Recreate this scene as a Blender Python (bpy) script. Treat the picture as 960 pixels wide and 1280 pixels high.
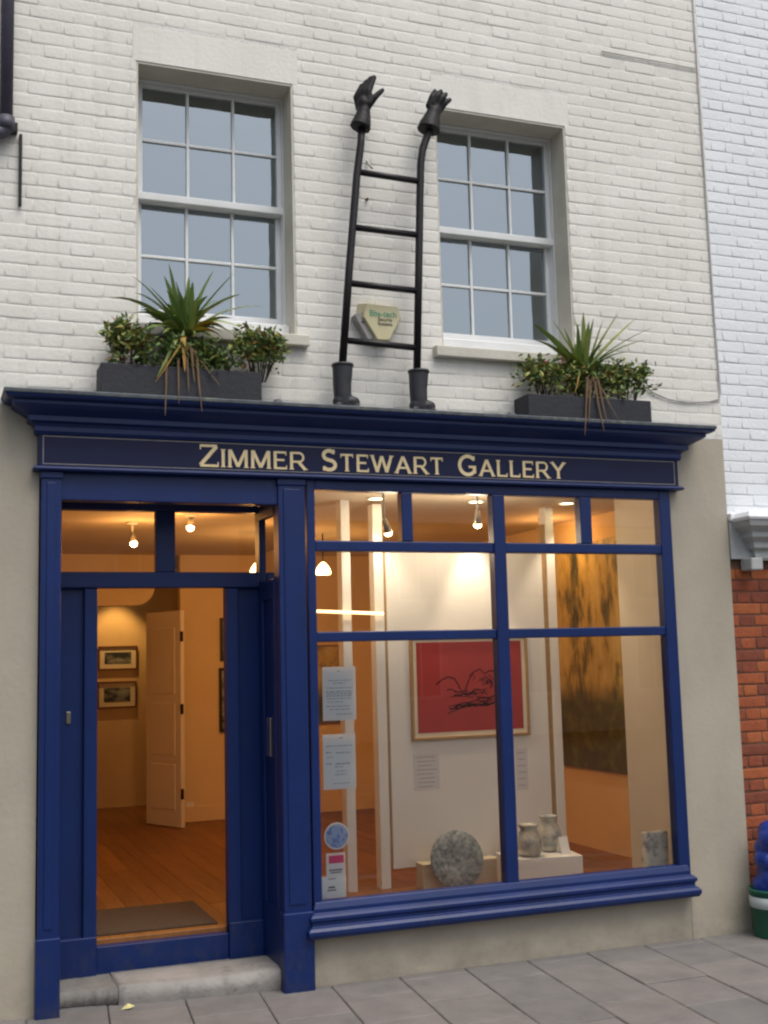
import bpy, bmesh, math, random
from mathutils import Vector, Matrix, Quaternion
R = math.radians
random.seed(7)
S = bpy.context.scene
for o in list(bpy.data.objects):
    bpy.data.objects.remove(o)
COL = S.collection

# ------------------------------------------------------------------ camera
YAW, PITCH, ROLL, FPX = R(21.177), R(7.091), R(-1.508), 1494.3
CAM = Vector((-0.549, -6.283, 1.70))
cy, sy, cp, sp, cr, sr = (math.cos(YAW), math.sin(YAW), math.cos(PITCH), math.sin(PITCH), math.cos(ROLL), math.sin(ROLL))
_r = Vector((cy, -sy, 0)); _f = Vector((sy, cy, 0)); _u = Vector((0, 0, 1))
FW = _f * cp + _u * sp
_u2 = _u * cp - _f * sp
RT = _r * cr + _u2 * sr
UP = _u2 * cr - _r * sr
cam = bpy.data.cameras.new('camera')
cam.sensor_fit = 'VERTICAL'; cam.sensor_height = 36; cam.sensor_width = 27
cam.lens = FPX / 1280 * 36
cam.clip_start = 0.05; cam.clip_end = 2000
co = bpy.data.objects.new('camera', cam); COL.objects.link(co)
co.matrix_world = Matrix(((RT.x, UP.x, -FW.x, CAM.x), (RT.y, UP.y, -FW.y, CAM.y), (RT.z, UP.z, -FW.z, CAM.z), (0, 0, 0, 1)))
S.camera = co
S.render.resolution_x = 768; S.render.resolution_y = 1024

# ------------------------------------------------------------------ sky, sun, exposure (overcast)
SUN_EL, SUN_AZ = R(62), R(160)          # azimuth of the sun, clockwise from +Y
w = bpy.data.worlds.new('World'); S.world = w; w.use_nodes = True
nt = w.node_tree; nt.nodes.clear()
sky = nt.nodes.new('ShaderNodeTexSky'); sky.sky_type = 'NISHITA'; sky.sun_disc = False
sky.sun_elevation = SUN_EL; sky.sun_rotation = SUN_AZ; sky.dust_density = 4.0; sky.air_density = 1.2
hs = nt.nodes.new('ShaderNodeHueSaturation'); hs.inputs['Saturation'].default_value = 0.60
bg = nt.nodes.new('ShaderNodeBackground'); bg.inputs[1].default_value = 0.10
ow = nt.nodes.new('ShaderNodeOutputWorld')
nt.links.new(sky.outputs[0], hs.inputs['Color']); nt.links.new(hs.outputs[0], bg.inputs[0]); nt.links.new(bg.outputs[0], ow.inputs[0])
sun = bpy.data.lights.new('sun', 'SUN'); sun.energy = 0.9; sun.angle = R(40); sun.color = (1, .97, .93)
so = bpy.data.objects.new('sun', sun); COL.objects.link(so)
sd = Vector((math.sin(SUN_AZ) * math.cos(SUN_EL), math.cos(SUN_AZ) * math.cos(SUN_EL), math.sin(SUN_EL)))
so.rotation_euler = sd.to_track_quat('Z', 'Y').to_euler(); so.location = (0, -8, 12)
S.view_settings.view_transform = 'Standard'; S.view_settings.look = 'None'
S.view_settings.exposure = 0.78; S.view_settings.gamma = 1.0; S.view_settings.use_curve_mapping = False
S.render.engine = 'CYCLES'
S.cycles.filter_width = 2.3

# ------------------------------------------------------------------ pixel -> place
def ray(x, y):
    return RT * ((x - 480) / FPX) - UP * ((y - 640) / FPX) + FW
def P(x, y, Y=0.0):            # on a plane parallel to the facade
    d = ray(x, y); return CAM + d * ((Y - CAM.y) / d.y)
def Pz(x, y, Z):               # on a level plane
    d = ray(x, y); return CAM + d * ((Z - CAM.z) / d.z)
def Px(x, y, X):
    d = ray(x, y); return CAM + d * ((X - CAM.x) / d.x)
def gz(X):                     # the pavement rises a little towards the left
    return max(0.0, min(0.06, (1.3 - X) * 0.02))

# ------------------------------------------------------------------ materials
MATS = {}
def mat(name, col, rough=.6, col2=None, scale=8.0, bump=0.0, bscale=40.0, metal=0.0, spec=.5, stretch=None, detail=5, emit=None, estr=0, contrast=(.35, .65), coat=0):
    m = bpy.data.materials.new(name); m.use_nodes = True
    n = m.node_tree; b = n.nodes['Principled BSDF']
    b.inputs['Base Color'].default_value = (*col, 1); b.inputs['Roughness'].default_value = rough
    b.inputs['Metallic'].default_value = metal; b.inputs['Specular IOR Level'].default_value = spec
    if coat: b.inputs['Coat Weight'].default_value = coat
    tc = n.nodes.new('ShaderNodeTexCoord'); vec = tc.outputs['Object']
    gm = n.nodes.new('ShaderNodeNewGeometry'); vec = gm.outputs['Position']
    if stretch:
        mp = n.nodes.new('ShaderNodeMapping'); mp.inputs['Scale'].default_value = stretch
        n.links.new(vec, mp.inputs[0]); vec = mp.outputs[0]
    if col2:
        t = n.nodes.new('ShaderNodeTexNoise'); t.inputs['Scale'].default_value = scale; t.inputs['Detail'].default_value = detail; t.inputs['Roughness'].default_value = .62
        n.links.new(vec, t.inputs['Vector'])
        r = n.nodes.new('ShaderNodeMapRange'); r.inputs[1].default_value = contrast[0]; r.inputs[2].default_value = contrast[1]
        n.links.new(t.outputs['Fac'], r.inputs[0])
        mx = n.nodes.new('ShaderNodeMix'); mx.data_type = 'RGBA'
        mx.inputs[6].default_value = (*col, 1); mx.inputs[7].default_value = (*col2, 1)
        n.links.new(r.outputs[0], mx.inputs[0]); n.links.new(mx.outputs[2], b.inputs['Base Color'])
        m['mix'] = mx.name
    if bump:
        t2 = n.nodes.new('ShaderNodeTexNoise'); t2.inputs['Scale'].default_value = bscale; t2.inputs['Detail'].default_value = 6
        n.links.new(vec, t2.inputs['Vector'])
        bp = n.nodes.new('ShaderNodeBump'); bp.inputs['Strength'].default_value = bump; bp.inputs['Distance'].default_value = .01
        n.links.new(t2.outputs['Fac'], bp.inputs['Height']); n.links.new(bp.outputs[0], b.inputs['Normal'])
    if emit:
        b.inputs['Emission Color'].default_value = (*emit, 1); b.inputs['Emission Strength'].default_value = estr
    MATS[name] = m
    return m
def layer(m, col, scale, lo, hi, stretch=(1, 1, 1), zfade=None, fac=1.0):
    """lay a second stain colour over a material; zfade=(z0,z1): splash dirt that thins out from z0 up to z1"""
    n = m.node_tree; b = n.nodes['Principled BSDF']; src = b.inputs['Base Color'].links[0].from_socket if b.inputs['Base Color'].links else None
    gm = n.nodes.new('ShaderNodeNewGeometry'); mp = n.nodes.new('ShaderNodeMapping'); mp.inputs['Scale'].default_value = stretch
    n.links.new(gm.outputs['Position'], mp.inputs[0])
    t = n.nodes.new('ShaderNodeTexNoise'); t.inputs['Scale'].default_value = scale; t.inputs['Detail'].default_value = 6; t.inputs['Roughness'].default_value = .65
    n.links.new(mp.outputs[0], t.inputs['Vector'])
    r = n.nodes.new('ShaderNodeMapRange'); r.inputs[1].default_value = lo; r.inputs[2].default_value = hi; r.inputs[4].default_value = fac
    n.links.new(t.outputs['Fac'], r.inputs[0]); f = r.outputs[0]
    if zfade:
        sx = n.nodes.new('ShaderNodeSeparateXYZ'); n.links.new(gm.outputs['Position'], sx.inputs[0])
        r2 = n.nodes.new('ShaderNodeMapRange'); r2.inputs[1].default_value = zfade[0]; r2.inputs[2].default_value = zfade[1]; r2.inputs[3].default_value = 1; r2.inputs[4].default_value = 0
        n.links.new(sx.outputs[2], r2.inputs[0])
        mu = n.nodes.new('ShaderNodeMath'); mu.operation = 'MULTIPLY'; n.links.new(f, mu.inputs[0]); n.links.new(r2.outputs[0], mu.inputs[1]); f = mu.outputs[0]
    mx = n.nodes.new('ShaderNodeMix'); mx.data_type = 'RGBA'
    if src: n.links.new(src, mx.inputs[6])
    else: mx.inputs[6].default_value = b.inputs['Base Color'].default_value
    mx.inputs[7].default_value = (*col, 1)
    n.links.new(f, mx.inputs[0]); n.links.new(mx.outputs[2], b.inputs['Base Color'])
    return m
BRICKW = mat('white_painted_brick', (.74, .72, .665), .62, (.67, .65, .59), 1.6, .22, 45)
layer(BRICKW, (.47, .45, .38), 7, .60, .80, (1, 1, .6), fac=.6)
layer(BRICKW, (.40, .30, .17), 26, .74, .80, (1, 1, .15), fac=.6)
layer(BRICKW, (.55, .53, .455), 8, .52, .74, (1, 1, .07), fac=.5)
MORTW = mat('white_painted_mortar', (.71, .70, .66), .7, (.60, .58, .52), 5, .5, 60)
BRICKN = mat('cold_white_painted_brick', (.78, .80, .81), .6, (.72, .75, .77), 2.0, .3, 50)
MORTN = mat('cold_white_mortar', (.70, .72, .74), .7, (.60, .63, .65), 9, .4, 60)
RENDER = mat('cream_render', (.405, .362, .285), .75, (.362, .323, .252), 1.6, .25, 30)
layer(RENDER, (.29, .26, .205), 4, .45, .85, (1, 1, .5), fac=.5)
layer(RENDER, (.17, .15, .115), 5, .30, .75, (1, 1, 1.4), (0.0, .30), .8)
REVEAL = mat('cream_reveal_paint', (.60, .57, .49), .6, (.52, .49, .41), 5, .2, 40)
BLUE = mat('blue_gloss_paint', (.0022, .0180, .108), .40, (.0019, .0148, .088), 3, .10, 22, spec=.42)
layer(BLUE, (.045, .045, .05), 16, .48, .66, (1, 1, .7), (.02, .42), .55)
layer(BLUE, (.03, .045, .13), 14, .66, .78, (1, 1, .5), fac=.5)
NAVY = mat('navy_fascia_paint', (.005, .008, .046), .5, (.004, .007, .04), 4, spec=.3)
LEAD = mat('weathered_lead', (.10, .115, .125), .6, (.05, .06, .07), 12, .3, 30, metal=.0)
layer(LEAD, (.16, .17, .12), 18, .56, .7, fac=.8)
GOLD = mat('cream_gold_leaf', (.86, .70, .40), .45, (.78, .60, .32), 20)
GOLDLINE = mat('dull_gold_line', (.28, .26, .24), .5, (.2, .19, .2), 20)
WOODW = mat('white_window_paint', (.72, .73, .73), .4, (.66, .67, .66), 6)
IRON = mat('black_painted_iron', (.006, .0055, .0075), .42, (.011, .008, .008), 20, .15, 60, spec=.35)
PIPE = mat('grey_purple_pipe_paint', (.075, .068, .095), .5, (.06, .055, .08), 12, .15, 40)
RUBBER = mat('dark_grey_boot_rubber', (.020, .020, .026), .5, (.027, .027, .032), 10, .1, 30)
GLOVE = mat('black_glove_bronze', (.004, .0038, .0045), .55, (.008, .006, .006), 25, .3, 50, spec=.3)
TROUGH = mat('slate_grey_trough', (.011, .0125, .020), .65, (.016, .017, .024), 7, .25, 50)
SOIL = mat('potting_soil', (.02, .015, .01), .95, (.035, .025, .016), 60, .8, 80)
GREEN1 = mat('blade_green', (.145, .215, .045), .45, (.10, .165, .036), 14)
GREEN2 = mat('blade_yellow_green', (.27, .30, .07), .45, (.18, .235, .05), 14)
YELL = mat('blade_yellow', (.42, .27, .03), .5, (.35, .17, .03), 14)
DEAD = mat('dead_leaf_brown', (.17, .10, .045), .8, (.10, .06, .03), 14)
L1 = mat('shrub_leaf_green', (.13, .20, .05), .5, (.085, .14, .036), 30)
L2 = mat('shrub_leaf_yellow', (.34, .33, .07), .5, (.24, .26, .06), 30)
L3 = mat('shrub_leaf_orange', (.26, .11, .03), .55, (.16, .07, .02), 30)
REDF = mat('red_flower', (.40, .015, .02), .5)
STEM = mat('shrub_stem', (.09, .06, .04), .8, (.05, .035, .025), 30)
SLABS = [mat('paving_grey_%d' % i, c, .8, c2, 6, .35, 90) for i, (c, c2) in enumerate([((.178, .166, .156), (.150, .140, .132)), ((.190, .174, .163), (.160, .147, .138)), ((.165, .156, .149), (.140, .134, .129)), ((.188, .169, .160), (.160, .144, .136))])]
for m_ in SLABS:
    layer(m_, (.085, .08, .075), 3.5, .5, .78, fac=.6); layer(m_, (.05, .05, .045), 45, .66, .74, fac=.6); layer(m_, (.30, .29, .27), 22, .70, .74, fac=.5)
GROUT = mat('dark_paving_joint', (.085, .08, .072), .95, (.05, .048, .042), 12, .6, 80)
ASPH = mat('asphalt', (.05, .05, .052), .85, (.04, .04, .042), 30, .4, 120)
STONE = mat('worn_step_stone', (.30, .282, .26), .8, (.23, .216, .198), 7, .4, 50)
layer(STONE, (.12, .11, .10), 12, .55, .72, fac=.7)
CONC = mat('grey_step_concrete', (.20, .19, .175), .85, (.15, .142, .132), 9, .5, 50)
REDB = [mat('red_brick_%d' % i, c, .85, c2, 18, .4, 60) for i, (c, c2) in enumerate([((.34, .085, .026), (.27, .062, .022)), ((.27, .064, .025), (.20, .046, .02)), ((.38, .105, .030), (.30, .078, .024)), ((.21, .052, .024), (.16, .04, .02))])]
REDM = mat('brown_brick_mortar', (.15, .075, .045), .9, (.11, .055, .035), 20, .5, 60)
STUCCO = mat('grey_white_moulding', (.42, .43, .42), .6, (.34, .35, .34), 7, .15, 30)
FLASH = mat('white_flashing', (.80, .82, .83), .5, (.74, .76, .78), 6)
INWALL = mat('cream_inside_wall', (.76, .58, .33), .7, (.72, .55, .30), 3, .05, 40)
INWHITE = mat('white_inside_paint', (.88, .88, .86), .6, (.85, .85, .83), 3)
PIERP = mat('pale_cream_inside_paint', (.74, .68, .56), .65, (.70, .64, .52), 3)
CEIL = mat('ceiling_paint', (.62, .53, .40), .8, (.58, .49, .37), 2)
PLANK = [mat('floor_plank_%d' % i, c, .42, c2, 3, .1, 30, stretch=(9, 1, 9)) for i, (c, c2) in enumerate([((.24, .095, .020), (.17, .064, .014)), ((.205, .08, .017), (.15, .054, .012)), ((.27, .11, .025), (.20, .076, .017))])]
OAK = mat('pale_oak_frame', (.45, .29, .14), .5, (.36, .22, .10), 6, stretch=(3, 3, 14))
DKWOOD = mat('brown_picture_frame', (.20, .075, .025), .45, (.14, .05, .018), 10)
MOUNT = mat('cream_mount_card', (.80, .74, .58), .8)
REDINK = mat('red_print', (.42, .040, .036), .55, (.36, .034, .032), 4)
BLACKINK = mat('black_ink', (.022, .006, .008), .9, spec=.1)
PAPER = mat('white_paper', (.88, .89, .91), .7)
INK = mat('grey_ink', (.30, .30, .33), .8)
PAPER2 = mat('pale_label_paper', (.74, .74, .76), .8)
MATTEX = mat('doormat_bristle', (.055, .032, .016), .95, (.085, .05, .025), 50, .9, 150)
BOXW = mat('white_pedestal_paint', (.88, .88, .87), .5)
CREAMB = mat('cream_plinth_paint', (.62, .55, .42), .6)
SPECK = mat('speckled_blue_grey_glaze', (.14, .175, .20), .4, (.40, .455, .48), 34, .1, 40, contrast=(.38, .64), detail=8)
MARBLE = mat('marbled_glaze', (.60, .61, .58), .3, (.16, .17, .18), 14, contrast=(.48, .66))
JARM = mat('pale_stoneware_glaze', (.58, .55, .48), .22, (.20, .25, .30), 11, contrast=(.45, .66))
STEEL = mat('brushed_steel', (.55, .56, .56), .28, metal=1.0)
ALARM = mat('yellowed_plastic', (.60, .55, .34), .45, (.54, .48, .28), 5)
ALARMG = mat('grey_plastic', (.30, .28, .27), .5)
TEAL = mat('teal_ink', (.02, .30, .17), .5)
DKINK = mat('dark_ink', (.04, .04, .05), .5)
BUCKET = mat('green_plastic', (.008, .12, .07), .35, (.006, .095, .055), 6)
BANDW = mat('grey_white_band', (.45, .50, .48), .5)
BAGB = mat('blue_plastic_bag', (.008, .035, .26), .32, (.006, .026, .2), 9, .3, 20)
PINK = mat('pink_print', (.75, .06, .22), .6)
STICKB = mat('pale_blue_print', (.45, .56, .80), .6, (.16, .28, .66), 45, contrast=(.46, .6))
CABLE = mat('pale_grey_cable', (.42, .41, .40), .6)
LEAFY = mat('fallen_leaf_yellow', (.62, .55, .25), .7)
DARKROOM = mat('dim_room_tone', (.060, .075, .095), .9, (.045, .06, .08), 1.2)  # dimness of the rooms behind the glass, put into the colour
OPPW = mat('opposite_stucco', (.58, .54, .46), .8, (.50, .46, .39), 3, .2, 40)
SLATE = mat('slate_roof', (.06, .062, .07), .6, (.05, .05, .055), 8)
BRASS = mat('dull_brass', (.30, .27, .20), .35, metal=.9)
def glass_mat(name, ior, body=None, gl=(1, 1, 1), base=0.0):
    m = bpy.data.materials.new(name); m.use_nodes = True; n = m.node_tree; n.nodes.clear()
    o = n.nodes.new('ShaderNodeOutputMaterial'); g = n.nodes.new('ShaderNodeBsdfGlossy'); g.inputs['Roughness'].default_value = .0; g.inputs['Color'].default_value = (*gl, 1)
    t = n.nodes.new('ShaderNodeBsdfTransparent')
    t.inputs['Color'].default_value = (*(body or (.97, .98, .97)), 1)
    f = n.nodes.new('ShaderNodeFresnel'); f.inputs['IOR'].default_value = ior
    if base:
        gm = n.nodes.new('ShaderNodeNewGeometry'); nz = n.nodes.new('ShaderNodeTexNoise'); nz.inputs['Scale'].default_value = 3.2; nz.inputs['Detail'].default_value = 2
        n.links.new(gm.outputs['Position'], nz.inputs['Vector']); bp = n.nodes.new('ShaderNodeBump'); bp.inputs['Strength'].default_value = base; bp.inputs['Distance'].default_value = .05
        n.links.new(nz.outputs['Fac'], bp.inputs['Height']); n.links.new(bp.outputs[0], g.inputs['Normal'])
    mx = n.nodes.new('ShaderNodeMixShader')
    n.links.new(f.outputs[0], mx.inputs[0]); n.links.new(t.outputs[0], mx.inputs[1]); n.links.new(g.outputs[0], mx.inputs[2]); n.links.new(mx.outputs[0], o.inputs[0])
    return m
PANE = glass_mat('clear_shop_glass', 1.62)
PANEUP = glass_mat('reflecting_sash_glass', 3.8, (.75, .8, .85), (.86, .95, 1.0), .04)
def emis(name, col, st):
    m = bpy.data.materials.new(name); m.use_nodes = True; b = m.node_tree.nodes['Principled BSDF']
    b.inputs['Base Color'].default_value = (.8, .7, .5, 1); b.inputs['Emission Color'].default_value = (*col, 1); b.inputs['Emission Strength'].default_value = st
    return m
BULB = emis('lit_bulb', (1, .72, .34), 14)
BULB2 = emis('lit_lamp_shade', (1, .66, .25), 7)
TUBE = emis('reflection_glow', (1, .62, .26), 2.2)  # emission standing in for a reflected bright line
def painting_mat():
    m = bpy.data.materials.new('forest_painting'); m.use_nodes = True; n = m.node_tree; b = n.nodes['Principled BSDF']; b.inputs['Roughness'].default_value = .5
    g = n.nodes.new('ShaderNodeNewGeometry'); sx = n.nodes.new('ShaderNodeSeparateXYZ'); n.links.new(g.outputs['Position'], sx.inputs[0])
    mp = n.nodes.new('ShaderNodeMapping'); mp.inputs['Scale'].default_value = (1, 2.6, .9); n.links.new(g.outputs['Position'], mp.inputs[0])
    t = n.nodes.new('ShaderNodeTexNoise'); t.inputs['Scale'].default_value = 2.3; t.inputs['Detail'].default_value = 6; t.inputs['Roughness'].default_value = .65; n.links.new(mp.outputs[0], t.inputs['Vector'])
    r = n.nodes.new('ShaderNodeValToRGB'); e = r.color_ramp.elements
    e[0].position = .37; e[0].color = (.035, .045, .025, 1); e[1].position = .64; e[1].color = (.62, .52, .22, 1)
    k = e.new(.45); k.color = (.20, .17, .05, 1); k = e.new(.515); k.color = (.50, .38, .11, 1)
    n.links.new(t.outputs['Fac'], r.inputs[0])
    mr = n.nodes.new('ShaderNodeMapRange'); mr.inputs[1].default_value = 1.52; mr.inputs[2].default_value = 1.34; n.links.new(sx.outputs[2], mr.inputs[0])
    t2 = n.nodes.new('ShaderNodeTexNoise'); t2.inputs['Scale'].default_value = 7; t2.inputs['Detail'].default_value = 6; n.links.new(g.outputs['Position'], t2.inputs['Vector'])
    r2 = n.nodes.new('ShaderNodeValToRGB'); q = r2.color_ramp.elements
    q[0].position = .35; q[0].color = (.018, .017, .008, 1); q[1].position = .7; q[1].color = (.15, .15, .035, 1); n.links.new(t2.outputs['Fac'], r2.inputs[0])
    ad = n.nodes.new('ShaderNodeMath'); ad.operation = 'MULTIPLY_ADD'; ad.inputs[1].default_value = .9; n.links.new(t2.outputs['Fac'], ad.inputs[0]); ad.inputs[2].default_value = -.45
    a2 = n.nodes.new('ShaderNodeMath'); a2.operation = 'ADD'; a2.use_clamp = True; n.links.new(ad.outputs[0], a2.inputs[0]); n.links.new(mr.outputs[0], a2.inputs[1])
    mx = n.nodes.new('ShaderNodeMix'); mx.data_type = 'RGBA'; n.links.new(a2.outputs[0], mx.inputs[0]); n.links.new(r.outputs[0], mx.inputs[6]); n.links.new(r2.outputs[0], mx.inputs[7])
    n.links.new(mx.outputs[2], b.inputs['Base Color'])
    return m
FOREST = painting_mat()
DIMPIC = mat('dark_blue_grey_photo', (.025, .035, .045), .5, (.30, .33, .34), 5, contrast=(.45, .62), stretch=(1, 1, 2))

# ------------------------------------------------------------------ helpers
def link(name, me, m, parent=None, smooth=False, bevel=0, seg=2):
    o = bpy.data.objects.new(name, me); COL.objects.link(o)
    if m is not None:
        for mm in (m if isinstance(m, (list, tuple)) else [m]): me.materials.append(mm)
    if parent is not None: o.parent = parent
    if smooth: me.polygons.foreach_set('use_smooth', [True] * len(me.polygons))
    if bevel:
        b = o.modifiers.new('bevel', 'BEVEL'); b.width = bevel; b.segments = seg; b.limit_method = 'ANGLE'; b.angle_limit = R(40); b.harden_normals = False
    return o
class MB:
    def __init__(s): s.v = []; s.f = []
    def box(s, x0, x1, y0, y1, z0, z1):
        i = len(s.v)
        s.v += [(x, y, z) for z in (z0, z1) for y in (y0, y1) for x in (x0, x1)]
        s.f += [tuple(i + k for k in q) for q in ((0, 2, 3, 1), (4, 5, 7, 6), (0, 1, 5, 4), (2, 6, 7, 3), (0, 4, 6, 2), (1, 3, 7, 5))]
        return s
    def poly_prism(s, pts, axis_a, axis_b, ext, org=(0, 0, 0)):
        """pts in 2d spanned by axis_a, axis_b, extruded by vector ext"""
        A, B, E, O = Vector(axis_a), Vector(axis_b), Vector(ext), Vector(org); i = len(s.v); n = len(pts)
        a = [O + A * p[0] + B * p[1] for p in pts]
        s.v += [tuple(p) for p in a] + [tuple(p + E) for p in a]
        s.f += [tuple(range(i, i + n)), tuple(reversed(range(i + n, i + 2 * n)))]
        s.f += [(i + k, i + n + k, i + n + (k + 1) % n, i + (k + 1) % n) for k in range(n)]
        return s
    def tube(s, pts, rad, n=10, caps=True):
        i = len(s.v); pts = [Vector(p) for p in pts]; L = len(pts)
        if not isinstance(rad, (list, tuple)): rad = [rad] * L
        up = None
        for k, p in enumerate(pts):
            t = (pts[min(k + 1, L - 1)] - pts[max(k - 1, 0)]).normalized()
            if up is None: up = t.orthogonal().normalized()
            up = (up - t * up.dot(t)).normalized(); sd_ = t.cross(up)
            for j in range(n):
                a = 2 * math.pi * j / n; q = p + (up * math.cos(a) + sd_ * math.sin(a)) * rad[k]; s.v.append(tuple(q))
        for k in range(L - 1):
            for j in range(n):
                a, b = i + k * n + j, i + k * n + (j + 1) % n; s.f.append((a, b, b + n, a + n))
        if caps:
            s.f.append(tuple(reversed(range(i, i + n)))); s.f.append(tuple(range(i + (L - 1) * n, i + L * n)))
        return s
    def lathe(s, prof, c=(0, 0, 0), n=32):
        i = len(s.v)
        for r_, z in prof:
            for j in range(n):
                a = 2 * math.pi * j / n; s.v.append((c[0] + r_ * math.cos(a), c[1] + r_ * math.sin(a), c[2] + z))
        for k in range(len(prof) - 1):
            for j in range(n):
                a, b = i + k * n + j, i + k * n + (j + 1) % n; s.f.append((a, b, b + n, a + n))
        s.f.append(tuple(reversed(range(i, i + n)))); s.f.append(tuple(range(i + (len(prof) - 1) * n, i + len(prof) * n)))
        return s
    def sweep(s, prof, xL, xR, yF, yW):
        """mitred moulding round three sides: prof = (offset out, z); front at yF, sides run back to yW"""
        i = len(s.v)
        for o_, z in prof:
            s.v += [(xL - o_, yW, z), (xL - o_, yF - o_, z), (xR + o_, yF - o_, z), (xR + o_, yW, z)]
        for k in range(len(prof) - 1):
            for j in range(3):
                a = i + k * 4 + j; s.f.append((a, a + 1, a + 5, a + 4))
        s.f.append((i, i + 3, i + 2, i + 1)); t = i + (len(prof) - 1) * 4; s.f.append((t, t + 1, t + 2, t + 3))
        s.f.append(tuple(i + k * 4 for k in range(len(prof)))); s.f.append(tuple(reversed([i + k * 4 + 3 for k in range(len(prof))])))
        return s
    def ell(s, c, r_, n=12, m=8, rot=None):
        i = len(s.v); c = Vector(c)
        for a in range(1, m):
            for b in range(n):
                th, ph = math.pi * a / m, 2 * math.pi * b / n
                q = Vector((r_[0] * math.sin(th) * math.cos(ph), r_[1] * math.sin(th) * math.sin(ph), r_[2] * math.cos(th)))
                if rot: q = rot @ q
                s.v.append(tuple(c + q))
        tq = Vector((0, 0, r_[2])); bq = Vector((0, 0, -r_[2]))
        if rot: tq = rot @ tq; bq = rot @ bq
        s.v += [tuple(c + tq), tuple(c + bq)]; T = len(s.v) - 2
        for a in range(m - 2):
            for b in range(n):
                p, q = i + a * n + b, i + a * n + (b + 1) % n; s.f.append((p, p + n, q + n, q))
        for b in range(n):
            s.f.append((T, i + b, i + (b + 1) % n)); l = i + (m - 2) * n; s.f.append((T + 1, l + (b + 1) % n, l + b))
        return s
    def mesh(s, name):
        me = bpy.data.meshes.new(name); me.from_pydata(s.v, [], s.f); me.update()
        b = bmesh.new(); b.from_mesh(me); bmesh.ops.recalc_face_normals(b, faces=b.faces); b.to_mesh(me); b.free()
        return me
    def build(s, name, m, parent=None, smooth=False, bevel=0, seg=2):
        return link(name, s.mesh(name), m, parent, smooth, bevel, seg)
    def remesh(s, name, m, parent=None, voxel=.006, it=6, fac=.5):
        me = s.mesh(name); o = bpy.data.objects.new(name + '_tmp', me); COL.objects.link(o)
        r_ = o.modifiers.new('r', 'REMESH'); r_.mode = 'VOXEL'; r_.voxel_size = voxel
        k = o.modifiers.new('s', 'SMOOTH'); k.factor = fac; k.iterations = it
        dg = bpy.context.evaluated_depsgraph_get(); dg.update()
        me2 = bpy.data.meshes.new_from_object(o.evaluated_get(dg)); me2.name = name
        bpy.data.objects.remove(o); bpy.data.meshes.remove(me)
        return link(name, me2, m, parent, True)
def bx(name, m, parent, x0, x1, y0, y1, z0, z1, bevel=0.003):
    return MB().box(x0, x1, y0, y1, z0, z1).build(name, m, parent, bevel=bevel)
def thing(name, label, cat, loc=(0, 0, 0), group=None):
    o = bpy.data.objects.new(name, None); COL.objects.link(o); o['label'] = label; o['category'] = cat
    o.empty_display_size = .1
    if group: o['group'] = group
    return o
def tag(o, label, cat, group=None):
    o['label'] = label; o['category'] = cat
    if group: o['group'] = group
    return o
def struct(o): o['kind'] = 'structure'; return o
def lamp(name, parent, loc, energy, col=(1, .56, .22), rad=.04, spot=None, aim=None):
    l = bpy.data.lights.new(name, 'SPOT' if spot else 'POINT'); l.energy = energy; l.color = col; l.shadow_soft_size = rad
    if spot: l.spot_size = R(spot); l.spot_blend = .6
    o = bpy.data.objects.new(name, l); COL.objects.link(o); o.location = loc; o.parent = parent
    if aim: o.rotation_euler = (Vector(aim) - Vector(loc)).to_track_quat('-Z', 'Y').to_euler()
    return o
def text_mesh(body, size, ext=.0006):
    cu = bpy.data.curves.new('t', 'FONT'); cu.body = body; cu.size = size; cu.extrude = ext; cu.align_x = 'CENTER'
    o = bpy.data.objects.new('t', cu); COL.objects.link(o)
    dg = bpy.context.evaluated_depsgraph_get(); dg.update()
    me = bpy.data.meshes.new_from_object(o.evaluated_get(dg)); bpy.data.objects.remove(o)
    return me

# ------------------------------------------------------------------ bricks
def brick_mesh(w_, h_, d_, rnd):
    
    """a brick under thick paint: back ring, edge ring, rounded front"""
    v = []; j = lambda a: rnd.uniform(-a, a)
    c = [(-.5, -.5), (.5, -.5), (.5, .5), (-.5, .5)]
    jit = [(j(.0016), j(.0016)) for _ in c]; dep = [j(.0013) for _ in c]
    for ins, dd in ((0, 0), (.0010, .45), (.0050, .88), (.014, 1.0)):
        for k, (a, b) in enumerate(c):
            v.append((a * (w_ - 2 * ins) + jit[k][0], -(d_ + dep[k] * (1 if dd else 0)) * dd, b * (h_ - 2 * ins) + jit[k][1]))
    f = []
    for r_ in range(3):
        for k in range(4): f.append((r_ * 4 + k, r_ * 4 + (k + 1) % 4, r_ * 4 + 4 + (k + 1) % 4, r_ * 4 + 4 + k))
    f.append((12, 13, 14, 15))
    return v, f
def px_area(x, z):     # how large a brick shows
    d = Vector((x, 0, z)) - CAM; return 1 / d.length_squared
def inframe(x, z, m_=30):
    d = Vector((x, 0, z)) - CAM; k = d.dot(FW)
    u, v = 480 + FPX * d.dot(RT) / k, 640 - FPX * d.dot(UP) / k
    return -m_ < u < 960 + m_ and -m_ < v < 1280 + m_
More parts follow.
